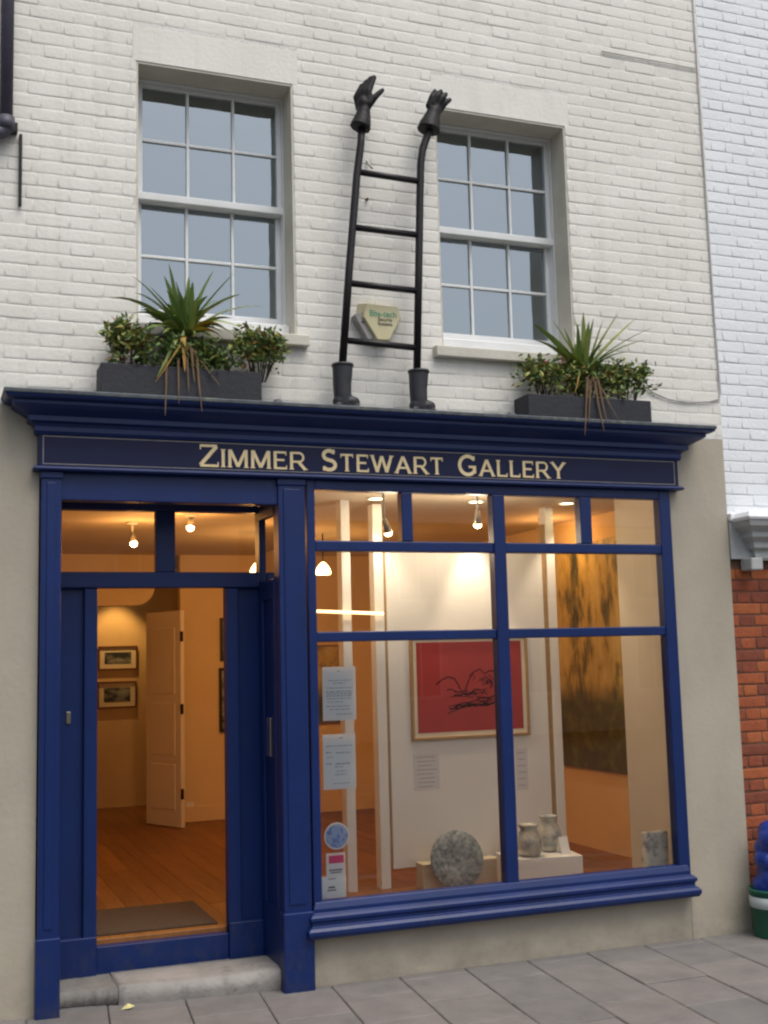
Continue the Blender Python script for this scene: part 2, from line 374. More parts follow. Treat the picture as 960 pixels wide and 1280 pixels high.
def brick_field(parent, x0, x1, z0, z1, Y, course, L, H, joint, proud, holes, mats, limit=300, seed=1, start=0, pj=.0022):
    rnd = random.Random(seed); out = []
    n = int(math.ceil((z1 - z0) / course))
    for r_ in range(n):
        zc = z0 + (r_ + .5) * course
        if zc + course * .5 > z1 + .001: break
        x = x0 - (H * .5 + L * .5 if (r_ + start) % 2 else 0) - rnd.uniform(0, .006)
        k = 0
        while x < x1:
            w_ = (L if k % 2 == 0 else H) + rnd.uniform(-.005, .005); a, b = x, x + w_ - pj; x += w_; k += 1
            segs = [(max(a, x0), min(b, x1 - .002))]
            for hx0, hx1, hz0, hz1 in holes:
                if hz0 < zc < hz1:
                    ns = []
                    for s0, s1 in segs:
                        if s1 <= hx0 or s0 >= hx1: ns.append((s0, s1)); continue
                        if s0 < hx0 - .02: ns.append((s0, hx0))
                        if s1 > hx1 + .02: ns.append((hx1, s1))
                    segs = ns
            for s0, s1 in segs:
                if s1 - s0 > .02: out.append(((s0 + s1) / 2, zc, s1 - s0))
    out.sort(key=lambda b: (not inframe(b[0], b[1]), -px_area(b[0], b[1])))
    bh = course - joint
    sizes = [(L - joint), (H - joint)]
    var = {}
    for si, sw in enumerate(sizes):
        for q in range(9):
            v, f = brick_mesh(sw, bh, proud, rnd)
            for mi, m in enumerate(mats):
                me = bpy.data.meshes.new('brick'); me.from_pydata(v, [], f); me.materials.append(m)
                me.polygons.foreach_set('use_smooth', [True] * len(me.polygons)); var[(si, q, mi)] = me
    for (xc, zc, w_) in out[:limit]:
        si = 0 if w_ > (sizes[0] + sizes[1]) / 2 else 1
        o = bpy.data.objects.new('brick', var[(si, rnd.randrange(9), rnd.randrange(len(mats)))]); COL.objects.link(o); o.parent = parent
        o.location = (xc, Y + rnd.uniform(-.0012, .0012), zc + rnd.uniform(-.0012, .0012)); o.scale = (w_ / sizes[si], 1, 1); o.rotation_euler = (0, rnd.uniform(-.006, .006), rnd.uniform(-.006, .006))
    rest = out[limit:]
    if rest:
        V, F, MI = [], [], []
        for xc, zc, w_ in rest:
            v, f = brick_mesh(w_, bh, proud, rnd); i = len(V); dy = rnd.uniform(-.0012, .0012); mi = rnd.randrange(len(mats))
            V += [(a + xc, b + Y + dy, c + zc) for a, b, c in v]; F += [tuple(i + q for q in g) for g in f]; MI += [mi] * len(f)
        me = bpy.data.meshes.new('brickwork'); me.from_pydata(V, [], F)
        o = link('brickwork', me, mats, parent, True); me.polygons.foreach_set('material_index', MI); o['kind'] = 'stuff'
    return len(out)

# =================================================================== GROUND
road = struct(MB().box(-120, 120, -60, -3.4, -.35, -.13).build('road', ASPH))
sub = struct(MB().box(-120, 120, -2.9, 3.0, -.3, -.03).build('ground', GROUT))
pav = struct(MB().box(-8, 12, -2.898, .7, -.028, -.012).build('pavement', GROUT))
rnd = random.Random(3)
SK = -.105
CW, CL = .388, .42
slabs = []
ncol = 0
for i in range(-6, 16):
    X0 = 1.502 + (i) * CW
    off = .21 if i % 2 == 0 else .0
    y = .75 + off
    while y > -2.6:
        y1 = y - CL; slabs.append((X0, X0 + CW, y1, y)); y = y1
def slab_obj(sl):
    X0, X1, y0, y1 = sl; g = .0028
    pts = []
    y1 = min(y1, .62); dz = rnd.uniform(-.002, .002); tl = [rnd.uniform(-.0015, .0015) for _ in range(4)]
    if y1 - y0 < .05: return
    V = []; ch = .006
    for ins, zz in ((0, -.03), (0, -.004), (ch, 0)):
        for k, (xx, yy) in enumerate(((X0 + g + ins, y0 + g + ins), (X1 - g - ins, y0 + g + ins), (X1 - g - ins, y1 - g - ins), (X0 + g + ins, y1 - g - ins))):
            xs = xx + SK * (-.1 - yy) * -1 * -1 if False else xx + (yy + .1) * -SK
            V.append((xs, yy, zz + gz(xs) + dz + tl[k]))
    F = [(r_ * 4 + k, r_ * 4 + (k + 1) % 4, r_ * 4 + 4 + (k + 1) % 4, r_ * 4 + 4 + k) for r_ in range(2) for k in range(4)] + [(8, 9, 10, 11)]
    me = bpy.data.meshes.new('paving_slab'); me.from_pydata(V, [], F)
    link('paving_slab', me, rnd.choice(SLABS), pav)
for sl in slabs:
    slab_obj(sl)
kerb = struct(MB().box(-20, 20, -3.05, -2.905, -.3, -.005).build('kerb', STONE, bevel=.012))

# =================================================================== GALLERY BUILDING
B = thing('gallery_building', 'white painted brick gallery with navy blue shopfront and two sash windows', 'building')
WX0, WX1, WTOP = -1.6, 4.235, 6.6
ZS = 3.075                      # brick begins above the cornice, smooth render below
W1 = (P(170, 80).x, P(366, 108).x); W2 = (P(170, 80).x + 1.795, P(706, 158).x)
WT = 5.022                    # window heads
WB = 3.535                     # window sills
W2 = (W2[1] - (W1[1] - W1[0]), W2[1])
WINS = [(W1[0], W1[1], WB, WT), (W2[0], W2[1], WB, WT)]
TH = .32
# backing wall with window holes
mb = MB()
xs = [WX0, W1[0], W1[1], W2[0], W2[1], WX1]
for i in range(5):
    if i in (1, 3):
        mb.box(xs[i], xs[i + 1], 0, TH, ZS - .02, WB - .0); mb.box(xs[i], xs[i + 1], 0, TH, WT, WTOP)
    else: mb.box(xs[i], xs[i + 1], 0, TH, ZS - .02, WTOP)
uw = mb.build('upper_wall', MORTW, B)
lint = []
for a, b, c, d in WINS:
    lint.append((a - .02, b + .03, d, d + .205))
nb = brick_field(uw, WX0, WX1, ZS, WTOP, 0.0, .0725, .226, .114, .0045, .0023, WINS + lint, [BRICKW], 300, 5)
for a, b, c, d in lint:
    bx('flat_arch', BRICKW, uw, a + .001, b - .001, -.0022, .02, c + .0005, d - .001, .0015)
# reveals
for a, b, c, d in WINS:
    m_ = MB().box(a - .001, a + .012, .004, .20, c, d).box(b - .012, b + .001, .004, .20, c, d).box(a + .012, b - .012, .003, .20, d - .012, d + .001)
    m_.build('window_reveal', REVEAL, uw)
# lower rendered wall
LW = MB()
LW.box(WX0, -.005, .001, TH, -.1, ZS - .021)
LW.box(3.80, WX1, .001, .27, -.1, ZS - .021)
LW.box(1.30, 3.80, .004, TH - .05, -.1, .30)
LW.box(-.005, 1.32, .05, TH - .05, 2.622, 3.05); LW.box(1.32, 3.80, .05, TH - .05, 2.70, 3.05)
lw = LW.build('lower_wall', RENDER, B)

# ---- sash windows
def sash_window(a, b, c, d):
    yf = .175; fl_w, fr_w = .030, .006
    fr = MB(); a += .012; b -= .012; d -= .012
    fr.box(a, a + fl_w, yf, yf + .11, c, d).box(b - fr_w, b, yf, yf + .11, c, d).box(a + fl_w, b - fr_w, yf, yf + .11, d - .009, d)
    win = fr.build('sash_window', WOODW, B, bevel=.002)
    xa, xb = a + fl_w, b - fr_w; zm = (P(355, 262, yf).z + P(171, 244, yf).z) / 2
    st = .027
    def sash(z0, z1, y, top):
        s = MB().box(xa, xa + st, y, y + .04, z0, z1).box(xb - st, xb, y, y + .04, z0, z1)
        s.box(xa + st, xb - st, y, y + .04, z1 - (.026 if top else .04), z1) ; s.box(xa + st, xb - st, y, y + .04, z0, z0 + (.045 if top else .075))
        s.build('sash_frame', WOODW, win, bevel=.003)
        gx0, gx1, g0, g1 = xa + st, xb - st, z0 + (.045 if top else .075), z1 - (.026 if top else .04)
        bw = .016; w3 = (gx1 - gx0 - 2 * bw) / 3; h2 = (g1 - g0 - bw) / 2
        for k in (1, 2):
            bx('glazing_bar', WOODW, win, gx0 + k * w3 + (k - 1) * bw, gx0 + k * w3 + k * bw, y + .004, y + .034, g0, g1, .003)
        for k in range(3):
            X = gx0 + k * (w3 + bw)
            bx('glazing_bar', WOODW, win, X, X + w3, y + .005, y + .033, g0 + h2, g0 + h2 + bw, .003)
            for q in range(2):
                Z = g0 + q * (h2 + bw); rr = random.Random(int(X * 1000 + Z * 77)); t1, t2 = rr.uniform(-.0012, .0012), rr.uniform(-.0012, .0012)
                yy = y + .02
                me = bpy.data.meshes.new('pane'); me.from_pydata([(X, yy - t1, Z), (X + w3, yy + t1, Z + 0), (X + w3, yy + t1 + t2, Z + h2), (X, yy - t1 + t2, Z + h2)], [], [(0, 1, 2, 3)])
                link('pane', me, PANEUP, win)
    sash(zm - .02, d - .009, yf + .025, True)
    sash(c + .08, zm + .02, yf + .068, False)
    bx('meeting_rail', WOODW, win, xa - .01, xb + .01, yf + .006, yf + .03, zm - .022, zm + .020, .004)
    bx('dark_backing', DARKROOM, win, a - .05, b + .05, TH + .02, TH + .04, c - .1, d + .1, 0)  # dark sheet standing in for the shaded room behind the panes
    sl = MB().poly_prism([(-.055, -.075), (-.055, -.012), (.20, .012), (.20, -.075)], (0, 1, 0), (0, 0, 1), (b - a + .14, 0, 0), (a - .07, 0, c))
    sl.build('window_sill', REVEAL, win, bevel=.006)
    bx('sill_board', WOODW, win, a, b, .10, yf + .067, c + .004, c + .081, .006)
for q in WINS: sash_window(*q)

# ---- cornice, fascia
FY = -.06                      # face of the fascia
FXL, FXR = -.02, 3.842
fz0, fz1 = P(300, 592, FY).z, P(300, 551.5, FY).z
cz0, cz1 = fz1 + .006, 3.085
pr = [(0, 0), (.016, .0), (.016, .03), (.028, .045), (.05, .055), (.05, .085), (.075, .10), (.105, .118), (.128, .135), (.128, .155), (.155, .16), (.168, .17), (.172, .19), (.172, .2)]
k_ = (cz1 - cz0) / .2
corn = MB().sweep([(o_, cz0 + z * k_) for o_, z in pr], FXL, FXR, FY, .0035).build('cornice', BLUE, B, bevel=.002)
cap = MB().sweep([(.176, cz1 - .016), (.178, cz1 + .002), (.174, cz1 + .007), (.0, cz1 + .013)], FXL, FXR, FY, .0035).build('lead_capping', LEAD, corn, bevel=.003)
for xx in (348, 640):
    p = P(xx, 506 if xx < 400 else 524, -.2)
    MB().ell((p.x, -.19, cz1 + .008), (.03, .03, .022)).build('lead_lump', LEAD, corn, True)
fas = bx('fascia', NAVY, B, FXL + .004, FXR - .004, FY, .03, fz0, cz0, .002)
MB().sweep([(0, fz0 - .016), (.018, fz0 - .016), (.024, fz0 - .006), (.018, fz0 + .004), (.004, fz0 + .010), (0, fz0 + .010)], FXL, FXR, FY, .0035).build('fascia_bead', BLUE, fas, bevel=.002)
MB().sweep([(0, cz0 - .012), (.010, cz0 - .012), (.014, cz0 - .002), (0.004, cz0)], FXL, FXR, FY, .0035).build('fascia_bead', BLUE, fas)
lx0, lx1, lz0, lz1 = P(53.5, 560, FY).x, P(843, 590, FY).x, fz0 + .017, cz0 - .019
t_ = .0045
for (a, b, c, d) in ((lx0, lx1, lz0, lz0 + t_), (lx0, lx1, lz1 - t_, lz1), (lx0, lx0 + t_, lz0 + t_, lz1 - t_), (lx1 - t_, lx1, lz0 + t_, lz1 - t_)):
    bx('gold_line', GOLDLINE, fas, a, b, FY - .002, FY + .002, c, d, 0)
# frieze board under the fascia

# ---- the painted letters
def arc(cx, cy_, rx, ry, a0, a1, n=14):
    return [(cx + rx * math.cos(R(a0 + (a1 - a0) * i / n)), cy_ + ry * math.sin(R(a0 + (a1 - a0) * i / n))) for i in range(n + 1)]
GLY = {  # width, thick strokes, thin strokes (unit height)
 'Z': (.78, [[(.70, .93), (.06, .07)]], [[(.06, .95), (.72, .95)], [(.05, .05), (.76, .05)]], [(.06, .95, 'd'), (.76, .05, 'u')]),
 'I': (.20, [[(.10, 0), (.10, 1)]], [], [(.10, 0, 'h'), (.10, 1, 'h')]),
 'M': (1.0, [[(.10, 0), (.10, 1)], [(.90, 0), (.90, 1)], [(.12, .98), (.5, .06)], [(.5, .06), (.88, .98)]], [], [(.10, 0, 'h'), (.90, 0, 'h')]),
 'E': (.70, [[(.10, 0), (.10, 1)]], [[(.10, .95), (.64, .95)], [(.10, .52), (.56, .52)], [(.10, .05), (.67, .05)]], [(.64, .95, 'd'), (.67, .05, 'u')]),
 'R': (.84, [[(.10, 0), (.10, 1)], [(.44, .46), (.80, 0)]], [[(.10, .95), (.48, .95)] + arc(.48, .70, .22, .25, 90, -90) + [(.10, .45)]], [(.10, 0, 'h'), (.80, 0.0, 'h')]),
 'S': (.76, [arc(.39, .73, .25, .215, 30, 265, 16) + arc(.38, .275, .28, .225, 85, -150, 16)], [], [(.61, .84, 'u'), (.13, .16, 'd')]),
 'T': (.78, [[(.39, 0), (.39, .95)]], [[(.06, .95), (.72, .95)]], [(.39, 0, 'h'), (.06, .95, 'd'), (.72, .95, 'd')]),
 'W': (1.22, [[(.06, 1), (.34, .03)], [(.34, .03), (.61, .95)], [(.61, .95), (.88, .03)], [(.88, .03), (1.16, 1)]], [], [(.06, 1, 'h'), (1.16, 1, 'h')]),
 'A': (.94, [[(.08, 0), (.47, .98)], [(.47, .98), (.86, 0)]], [[(.22, .32), (.72, .32)]], [(.08, 0, 'h'), (.86, 0, 'h')]),
 'G': (.92, [arc(.48, .5, .40, .45, 40, 320, 24), [(.80, .44), (.80, .12)]], [[(.52, .43), (.88, .43)]], [(.79, .80, 'u')]),
 'L': (.66, [[(.10, 0), (.10, 1)]], [[(.10, .05), (.62, .05)]], [(.10, 1, 'h'), (.62, .05, 'u')]),
 'Y': (.88, [[(.06, 1), (.44, .48)], [(.82, 1), (.44, .48)], [(.44, 0), (.44, .5)]], [], [(.06, 1, 'h'), (.82, 1, 'h'), (.44, 0, 'h')]),
}
def letter(ch, x, z, h, sx, parent):
    wd, thick, thin, ser = GLY[ch]; mb = MB(); n = 0
    def stroke(pts, tw):
        nonlocal n
        pts = [Vector((p[0] * h * sx, p[1] * h)) for p in pts]; Lf, Rt = [], []
        for i, p in enumerate(pts):
            t = (pts[min(i + 1, len(pts) - 1)] - pts[max(i - 1, 0)]).normalized(); nn = Vector((-t.y, t.x)) * tw / 2
            Lf.append(p + nn); Rt.append(p - nn)
        o_ = .0030 + .00022 * n; n += 1
        i0 = len(mb.v)
        for k in range(len(pts)):
            for q in (Lf[k], Rt[k]):
                mb.v.append((q.x, -o_, q.y)); mb.v.append((q.x, .001, q.y))
        for k in range(len(pts) - 1):
            a = i0 + k * 4; mb.f += [(a, a + 2, a + 6, a + 4), (a, a + 4, a + 5, a + 1), (a + 2, a + 3, a + 7, a + 6)]
        a = i0; mb.f.append((a, a + 1, a + 3, a + 2)); a = i0 + (len(pts) - 1) * 4; mb.f.append((a, a + 2, a + 3, a + 1))
    for p in thick: stroke(p, h * .17)
    for p in thin: stroke(p, h * .115)
    for sx_, sz_, k in ser:
        s_ = .135
        if k == 'h': zz = .028 if sz_ < .5 else .972; stroke([(sx_ - s_ / sx, zz), (sx_ + s_ / sx, zz)], h * .055)
        elif k == 'd': stroke([(sx_, sz_ + .05), (sx_, sz_ - .17)], h * .05)
        else: stroke([(sx_, sz_ - .05), (sx_, sz_ + .17)], h * .05)
    o = mb.build('letter', GOLD, parent); o.location = (x, FY - .0005, z)
    return wd * h * sx
base = P(262, 583.5, FY).z
hb = P(262, 556, FY).z - base; hsml = hb * .82
for word, xa, xb in (('ZIMMER', 248.5, 382.5), ('STEWART', 400.5, 554), ('GALLERY', 572, 706)):
    Xa, Xb = P(xa, 575, FY).x, P(xb, 585, FY).x
    gap = .014
    tot = sum(GLY[c][0] * (hb if i == 0 else hsml) for i, c in enumerate(word)); sx = (Xb - Xa - gap * (len(word) - 1)) / tot; x = Xa
    for i, c in enumerate(word):
        x += letter(c, x, base, hb if i == 0 else hsml, sx, fas) + gap

# ---- pilasters and shop window frame
YP = -.045
YG = -.008                      # glass plane
zTop = fz0 - .014
pil_lx = (0.002, P(75, 900, YP).x)
pil_mx = (P(352, 900, YP).x, P(386, 900, YP).x)
for (a, b) in (pil_lx, pil_mx):
    g0 = gz(a)
    pl = bx('pilaster', BLUE, B, a, b, YP, .06, g0 - .03, zTop, .005)
    bx('plinth_block', BLUE, pl, a - .008, b + .008, YP - .014, .05, g0 - .025, .40, .006)
    bx('pilaster_cap', BLUE, pl, a - .006, b + .006, YP - .010, .05, zTop - .04, zTop - .003, .005)
    bx('pilaster_bead', BLUE, pl, a + .028, b - .028, YP - .006, .0, .44, zTop - .06, .003)
sw = thing('shop_window', '', ''); del sw['label']; del sw['category']; sw.parent = B
Yw = -.038
xL = P(386, 800, Yw).x + .002; gL = P(397, 800, Yw).x; gR = P(832.5, 780, Yw).x; xR = P(846.5, 780, Yw).x
gz1 = P(450, 613.5, Yw).z; gz0 = (P(620, 1108.5, Yw).z + P(420, 1128, Yw).z) / 2
def bar(name, x0, x1, z0, z1, dy=0, y1=.035):
    return bx(name, BLUE, sw, x0, x1, Yw + dy, y1, z0, z1, .006)
bar('window_post', xL, gL, gz0 - .04, zTop); bar('window_post', gR, xR, gz0 - .04, zTop)
bar('window_head', gL, gR, gz1, zTop, .002)
t1 = (P(450, 676, Yw).z, P(450, 689, Yw).z); t2 = (P(450, 789, Yw).z, P(450, 801.5, Yw).z)
mxa, mxb = P(617.5, 680, Yw).x, P(632.5, 680, Yw).x
bar('mullion', mxa, mxb, gz0 - .02, gz1, -.004)
bar('transom', gL, mxa, t1[1], t1[0], .004); bar('transom', mxb, gR, t1[1], t1[0], .004)
bar('transom', gL, mxa, t2[1], t2[0], .006); bar('transom', mxb, gR, t2[1], t2[0], .006)
m1 = (P(502.5, 640, Yw).x, P(516, 640, Yw).x); m3 = (P(726, 650, Yw).x, P(740, 650, Yw).x)
bar('mullion', m1[0], m1[1], t1[0], gz1, .001); bar('mullion', m3[0], m3[1], t1[0], gz1, .001)
def pane(x0, x1, z0, z1, y=YG, m=PANE, par=sw):
    me = bpy.data.meshes.new('pane'); me.from_pydata([(x0 - .004, y, z0 - .004), (x1 + .004, y, z0 - .004), (x1 + .004, y, z1 + .004), (x0 - .004, y, z1 + .004)], [], [(0, 1, 2, 3)])
    link('pane', me, m, par)
for a, b in ((gL, m1[0]), (m1[1], mxa), (mxb, m3[0]), (m3[1], gR)): pane(a, b, t1[0], gz1)
for a, b in ((gL, mxa), (mxb, gR)):
    pane(a, b, t2[0], t1[1]); pane(a, b, gz0, t2[1])
sx0, sx1 = pil_mx[1] - .004, P(876, 1105, -.1).x
sz1, sz0 = gz0 + .012, P(700, 1141, -.1).z
H_ = sz1 - sz0
prof = [(0, 0), (.050, 0), (.062, .12), (.062, .22), (.050, .30), (.036, .34), (.036, .46), (.046, .50), (.046, .60), (.034, .66), (.020, .70), (.020, .82), (.008, 1.0), (-.02, 1.02)]
MB().sweep([(o_, sz0 + z * H_) for o_, z in prof], sx0 + .03, sx1 - .055, Yw, .0038).build('window_sill', BLUE, sw, bevel=.003)
# ---- recessed entrance
bx('frieze_board', BLUE, B, pil_lx[1] - .02, pil_mx[0] + .02, -.028, .05, 2.562, fz0 - .014, .004)
YD = .38
ent = thing('entrance', '', ''); del ent['label']; del ent['category']; ent.parent = B
eL, eR = pil_lx[1] + .004, pil_mx[0] - .004
oL, oR = P(121, 900, YD).x, P(283, 900, YD).x
oT = P(200, 735, YD).z; tT = P(200, 715.5, YD).z
FZ = .262                       # floor level inside
STEP = .115
bx('left_return', BLUE, ent, -.004, eL - .002, .062, YD + .06, STEP - .1, 2.60, .003)
# right return: lower panelling, glazed above
rt = bx('right_return', BLUE, ent, eR + .012, eR + .05, .055, YD + .06, STEP - .1, oT + .03, .003)
bx('return_rail', BLUE, rt, eR, eR + .014, .06, YD - .01, oT - .08, oT + .03, .004)
bx('return_rail', BLUE, rt, eR, eR + .014, .06, YD - .01, STEP - .1, .40, .004)
bx('return_stile', BLUE, rt, eR - .001, eR + .014, .055, .11, .4, oT - .08, .004)
bx('return_stile', BLUE, rt, eR - .001, eR + .014, YD - .08, YD - .01, .4, oT - .08, .004)
pc = MB().box(eR - .007, eR - .001 + .012, .145, .235, P(340, 945, .2).z, P(340, 897, .2).z)
pc.build('push_plate', STEEL, rt, bevel=.003)
bx('return_head', BLUE, ent, eR, eR + .05, .055, YD + .06, 2.52, 2.60, .003)
bx('return_post', BLUE, ent, eR, eR + .05, YD - .03, YD + .06, oT + .03, 2.52, .003)
me = bpy.data.meshes.new('pane'); me.from_pydata([(eR + .02, .06, oT + .03), (eR + .02, YD - .03, oT + .03), (eR + .02, YD - .03, 2.52), (eR + .02, .06, 2.52)], [], [(0, 1, 2, 3)]); link('pane', me, PANE, ent)
bx('soffit', INWALL, ent, eL - .01, eR, .052, YD + .08, 2.605, 2.62, 0)
bx('head_rail', BLUE, ent, eL, eR, YD - .02, YD + .05, 2.565, 2.604, .004)
# posts, transom, fanlights
fl = [(P(77, 680, YD).x, P(194.5, 680, YD).x), (P(219, 680, YD).x, P(329.5, 680, YD).x)]
bx('transom', BLUE, ent, eL - .003, eR - .002, YD - .035, YD + .05, oT, tT, .006)
bx('fanlight_post', BLUE, ent, fl[0][1], fl[1][0], YD - .01, YD + .05, tT, 2.566, .006)
bx('fanlight_post', BLUE, ent, eL - .002, fl[0][0], YD - .01, YD + .05, tT, 2.566, .004)
if fl[1][1] < eR: bx('fanlight_post', BLUE, ent, fl[1][1], eR - .003, YD - .012, YD + .05, tT, 2.566, .004)
for a, b in fl: pane(a, b, tT, 2.566, YD + .02, PANE, ent)
jw = P(121, 900, YD).x - P(104, 900, YD).x
for (a, b, i_) in ((eL, oL, 0), (oR, eR, 1)):
    pn = bx('side_panel', BLUE, ent, a - (.004 if i_ == 0 else .002), b + (-.002 if i_ == 0 else .03), YD + .012, YD + .045, STEP - .05, oT + .002, .002)
    ja, jb = (b - jw, b) if i_ == 0 else (a, a + jw)
    bx('door_jamb', BLUE, pn, ja, jb, YD - .022, YD + .06, STEP - .02, oT - .001, .006)
    bx('base_block', BLUE, pn, a, b, YD - .03, YD + .03, STEP - .02, .30, .006)
bx('lock_plate', BRASS, ent, P(83, 897, YD).x, P(88.5, 897, YD).x, YD + .002, YD + .02, P(85, 905, YD).z, P(85, 890, YD).z, .002)
bx('threshold', BLUE, ent, oL, oR, YD - .012, YD + .05, STEP - .03, .243, .005)
bx('threshold_board', PLANK[2], ent, oL - .02, oR + .02, YD + .05, YD + .12, .2, FZ + .006, .004)
# the doorstep
stp = thing('doorstep', '', ''); del stp['label']; del stp['category']; stp.parent = B
xm = P(147, 1230, .1).x
def worn(x0, x1, y0, y1, z0, z1, dip, m, sd_, nm):
    rr = random.Random(sd_); b = bmesh.new(); nx, ny = 22, 10; g = {}
    for i in range(nx + 1):
        for j in range(ny + 1):
            u, v = i / nx, j / ny
            yy = y0 + (y1 - y0) * v; edge = max(0, 1 - v * 5)
            zz = z1 - dip * math.sin(math.pi * min(1, max(0, u))) * (1 - v) ** 1.5 - edge ** 2 * .006 + rr.uniform(-.0012, .0012)
            if j == 0: yy += .018 * math.sin(3.1 * u + sd_) + rr.uniform(-.005, .005)
            g[i, j] = b.verts.new((x0 + (x1 - x0) * u, yy, zz))
    for i in range(nx):
        for j in range(ny): b.faces.new((g[i, j], g[i + 1, j], g[i + 1, j + 1], g[i, j + 1]))
    lo = [b.verts.new((g[i, 0].co.x, g[i, 0].co.y + (.06 if sd_ == 1 else .022), z0)) for i in range(nx + 1)]
    md = [b.verts.new((g[i, 0].co.x, g[i, 0].co.y - .006 + rr.uniform(-.004, .004), z0 + (z1 - z0) * .55)) for i in range(nx + 1)]
    for i in range(nx):
        b.faces.new((lo[i], lo[i + 1], md[i + 1], md[i])); b.faces.new((md[i], md[i + 1], g[i + 1, 0], g[i, 0]))
    for i in (0, nx):
        b.faces.new([lo[i], md[i]] + [g[i, j] for j in range(ny + 1)] + [b.verts.new((g[i, ny].co.x, y1, z0))])
    bmesh.ops.recalc_face_normals(b, faces=b.faces)
    me = bpy.data.meshes.new(nm); b.to_mesh(me); b.free(); return link(nm, me, m, stp, True)
worn(eL - .004, xm - .004, .075, YD + .03, gz(0) - .05, STEP - .012, .0, CONC, 1, 'step_slab')
worn(xm, eR + .02, .035, .30, gz(.8) - .05, STEP, .016, STONE, 2, 'step_slab')
bx('step_back', CONC, stp, xm + .001, eR + .02, .302, YD + .03, 0, STEP - .008, .004)

# ---- interior shell
IX0, IX1, IY0, IY1, IZ1 = .05, 4.19, .30, 5.0, 2.75
BY = 6.6
fl_ = MB().box(IX0, IX1 + .04, YD + .06, BY + .1, .02, FZ - .02).build('gallery_floor', GROUT, B)
rr = random.Random(9); x = IX0
while x < IX1 - .01:
    w_ = .118; y = YD + .121 - rr.uniform(0, 1.5); first = True
    while y < BY:
        Lp = rr.uniform(1.4, 2.6); y0, y1 = max(y, (YD + .121) if oL - .15 < x < oR + .03 else (YD + .066 if x < eR + .06 else .055)), min(y + Lp, BY)
        if y1 > y0 + .05:
            o = bx('floor_plank', PLANK[rr.randrange(3)], fl_, x + .001, min(x + w_ - .0015, IX1), y0 + .001, y1 - .001, FZ - .019, FZ + rr.uniform(-.0006, .0006), 0)
        y += Lp
    x += w_
bx('ceiling', CEIL, B, IX0 - .05, IX1 + .04, .285, BY + .1, IZ1, IZ1 + .1, 0)
bx('front_bulkhead', CEIL, B, eR + .06, 3.80, .036, .28, 2.69, 2.70 + .005, 0)
bx('inside_wall', INWALL, B, IX1, IX1 + .04, .30, BY + .1, FZ - .2, IZ1, 0)
bx('inside_wall', INWALL, B, IX0 - .05, IX0, .45, BY + .1, FZ - .2, IZ1, 0)
bx('inside_wall', INWALL, B, IX0, IX1, BY, BY + .1, FZ - .2, IZ1, 0)
dx = P(226, 900, IY1).x
bx('inside_wall', INWALL, B, dx, IX1, IY1, IY1 + .12, FZ - .2, IZ1, 0)
hz = P(150, 757, IY1).z
pts = [(IX0, IZ1), (IX0, hz), (dx - .42, hz)] + [(dx - .42 + .18 * math.sin(R(a)), hz + .18 - .18 * math.cos(R(a))) for a in range(0, 91, 15)] + [(dx - .24, IZ1)]
MB().poly_prism(pts, (1, 0, 0), (0, 0, 1), (0, .12, 0), (0, IY1 + .001, 0)).build('door_header', INWALL, B)
bx('skirting', INWALL, B, dx + .01, IX1, IY1 - .018, IY1, FZ, FZ + .14, .004)
bx('socket', INWHITE, B, P(232, 1005, IY1).x, P(242, 1005, IY1).x, IY1 - .012, IY1, P(236, 1012, IY1).z, P(236, 1003, IY1).z, .002)
yE = Px(781, 900, 3.80).y
bx('inside_pier', PIERP, B, 3.80, IX1, .272, yE, FZ - .1, IZ1, .004)
bx('pier_lining', PIERP, B, 3.788, 3.7995, .036, .271, gz0 - .03, 2.69, 0)
bx('window_board', PIERP, B, gL - .02, 3.787, .036, .22, gz0 - .05, gz0 - .028, .004)
bx('window_apron', PIERP, B, gL - .02, 3.80, .20, .215, FZ - .05, gz0 - .05, .0)
# rear door leaf, ajar
hA, hB = Vector((1.655, 4.55, FZ + .01)), Vector((1.43, 5.05, FZ + .01))
dv = (hB - hA); Ld = dv.length; ang = math.atan2(dv.y, dv.x)
dl = MB().box(0, Ld, -.02, .02, 0, 1.93).build('rear_door', PIERP, B, bevel=.004)
dl.location = hA; dl.rotation_euler = (0, 0, ang)
for z0, z1 in ((.15, .55), (.63, 1.10), (1.18, 1.78)):
    MB().box(.09, Ld - .09, .018, .027, z0, z1).build('door_panel', PIERP, dl, bevel=.006)
for z in (.25, 1.0, 1.65): MB().box(-.012, .004, .0, .024, z, z + .09).build('hinge', IRON, dl)

# =================================================================== NEIGHBOUR
N = thing('neighbour_building', 'bluish white brick house with red brick shop pier next to the gallery', 'building')
NX0, NX1 = WX1 + .004, 8.5
ledz = P(917, 651, -.02).z
nu = MB().box(NX0, NX1, .018, .3, ledz, 6.6).build('upper_wall', MORTN, N)
brick_field(nu, NX0 + .004, 6.2, ledz + .03, 6.6, .016, .0725, .226, .114, .0045, .0020, [], [BRICKN], 240, 11, 1)
NLX = P(912, 680, 0).x
lbot = P(920, 699, -.0).z
h2 = ledz - lbot
bx('end_block', STUCCO, N, NX0, NX0 + .20, -.012, .2, lbot, ledz - .004, .003)
led = MB().sweep([(0, lbot), (.018, lbot), (.018, lbot + h2 * .2), (.05, lbot + h2 * .28), (.05, lbot + h2 * .42), (.09, lbot + h2 * .55), (.09, lbot + h2 * .68), (.14, lbot + h2 * .82), (.15, ledz - .012)], NX0 + .175, NX1, -.03, .016).build('shop_cornice', STUCCO, N, bevel=.003)
bx('flashing_end', FLASH, N, NX0, NX0 + .20, -.03, .1, ledz - .002, ledz + .05, .01)
MB().sweep([(.155, ledz - .010), (.165, ledz + .01), (.14, ledz + .045), (.0, ledz + .075)], NX0 + .175, NX1, -.03, .016).build('flashing', FLASH, led, bevel=.006)
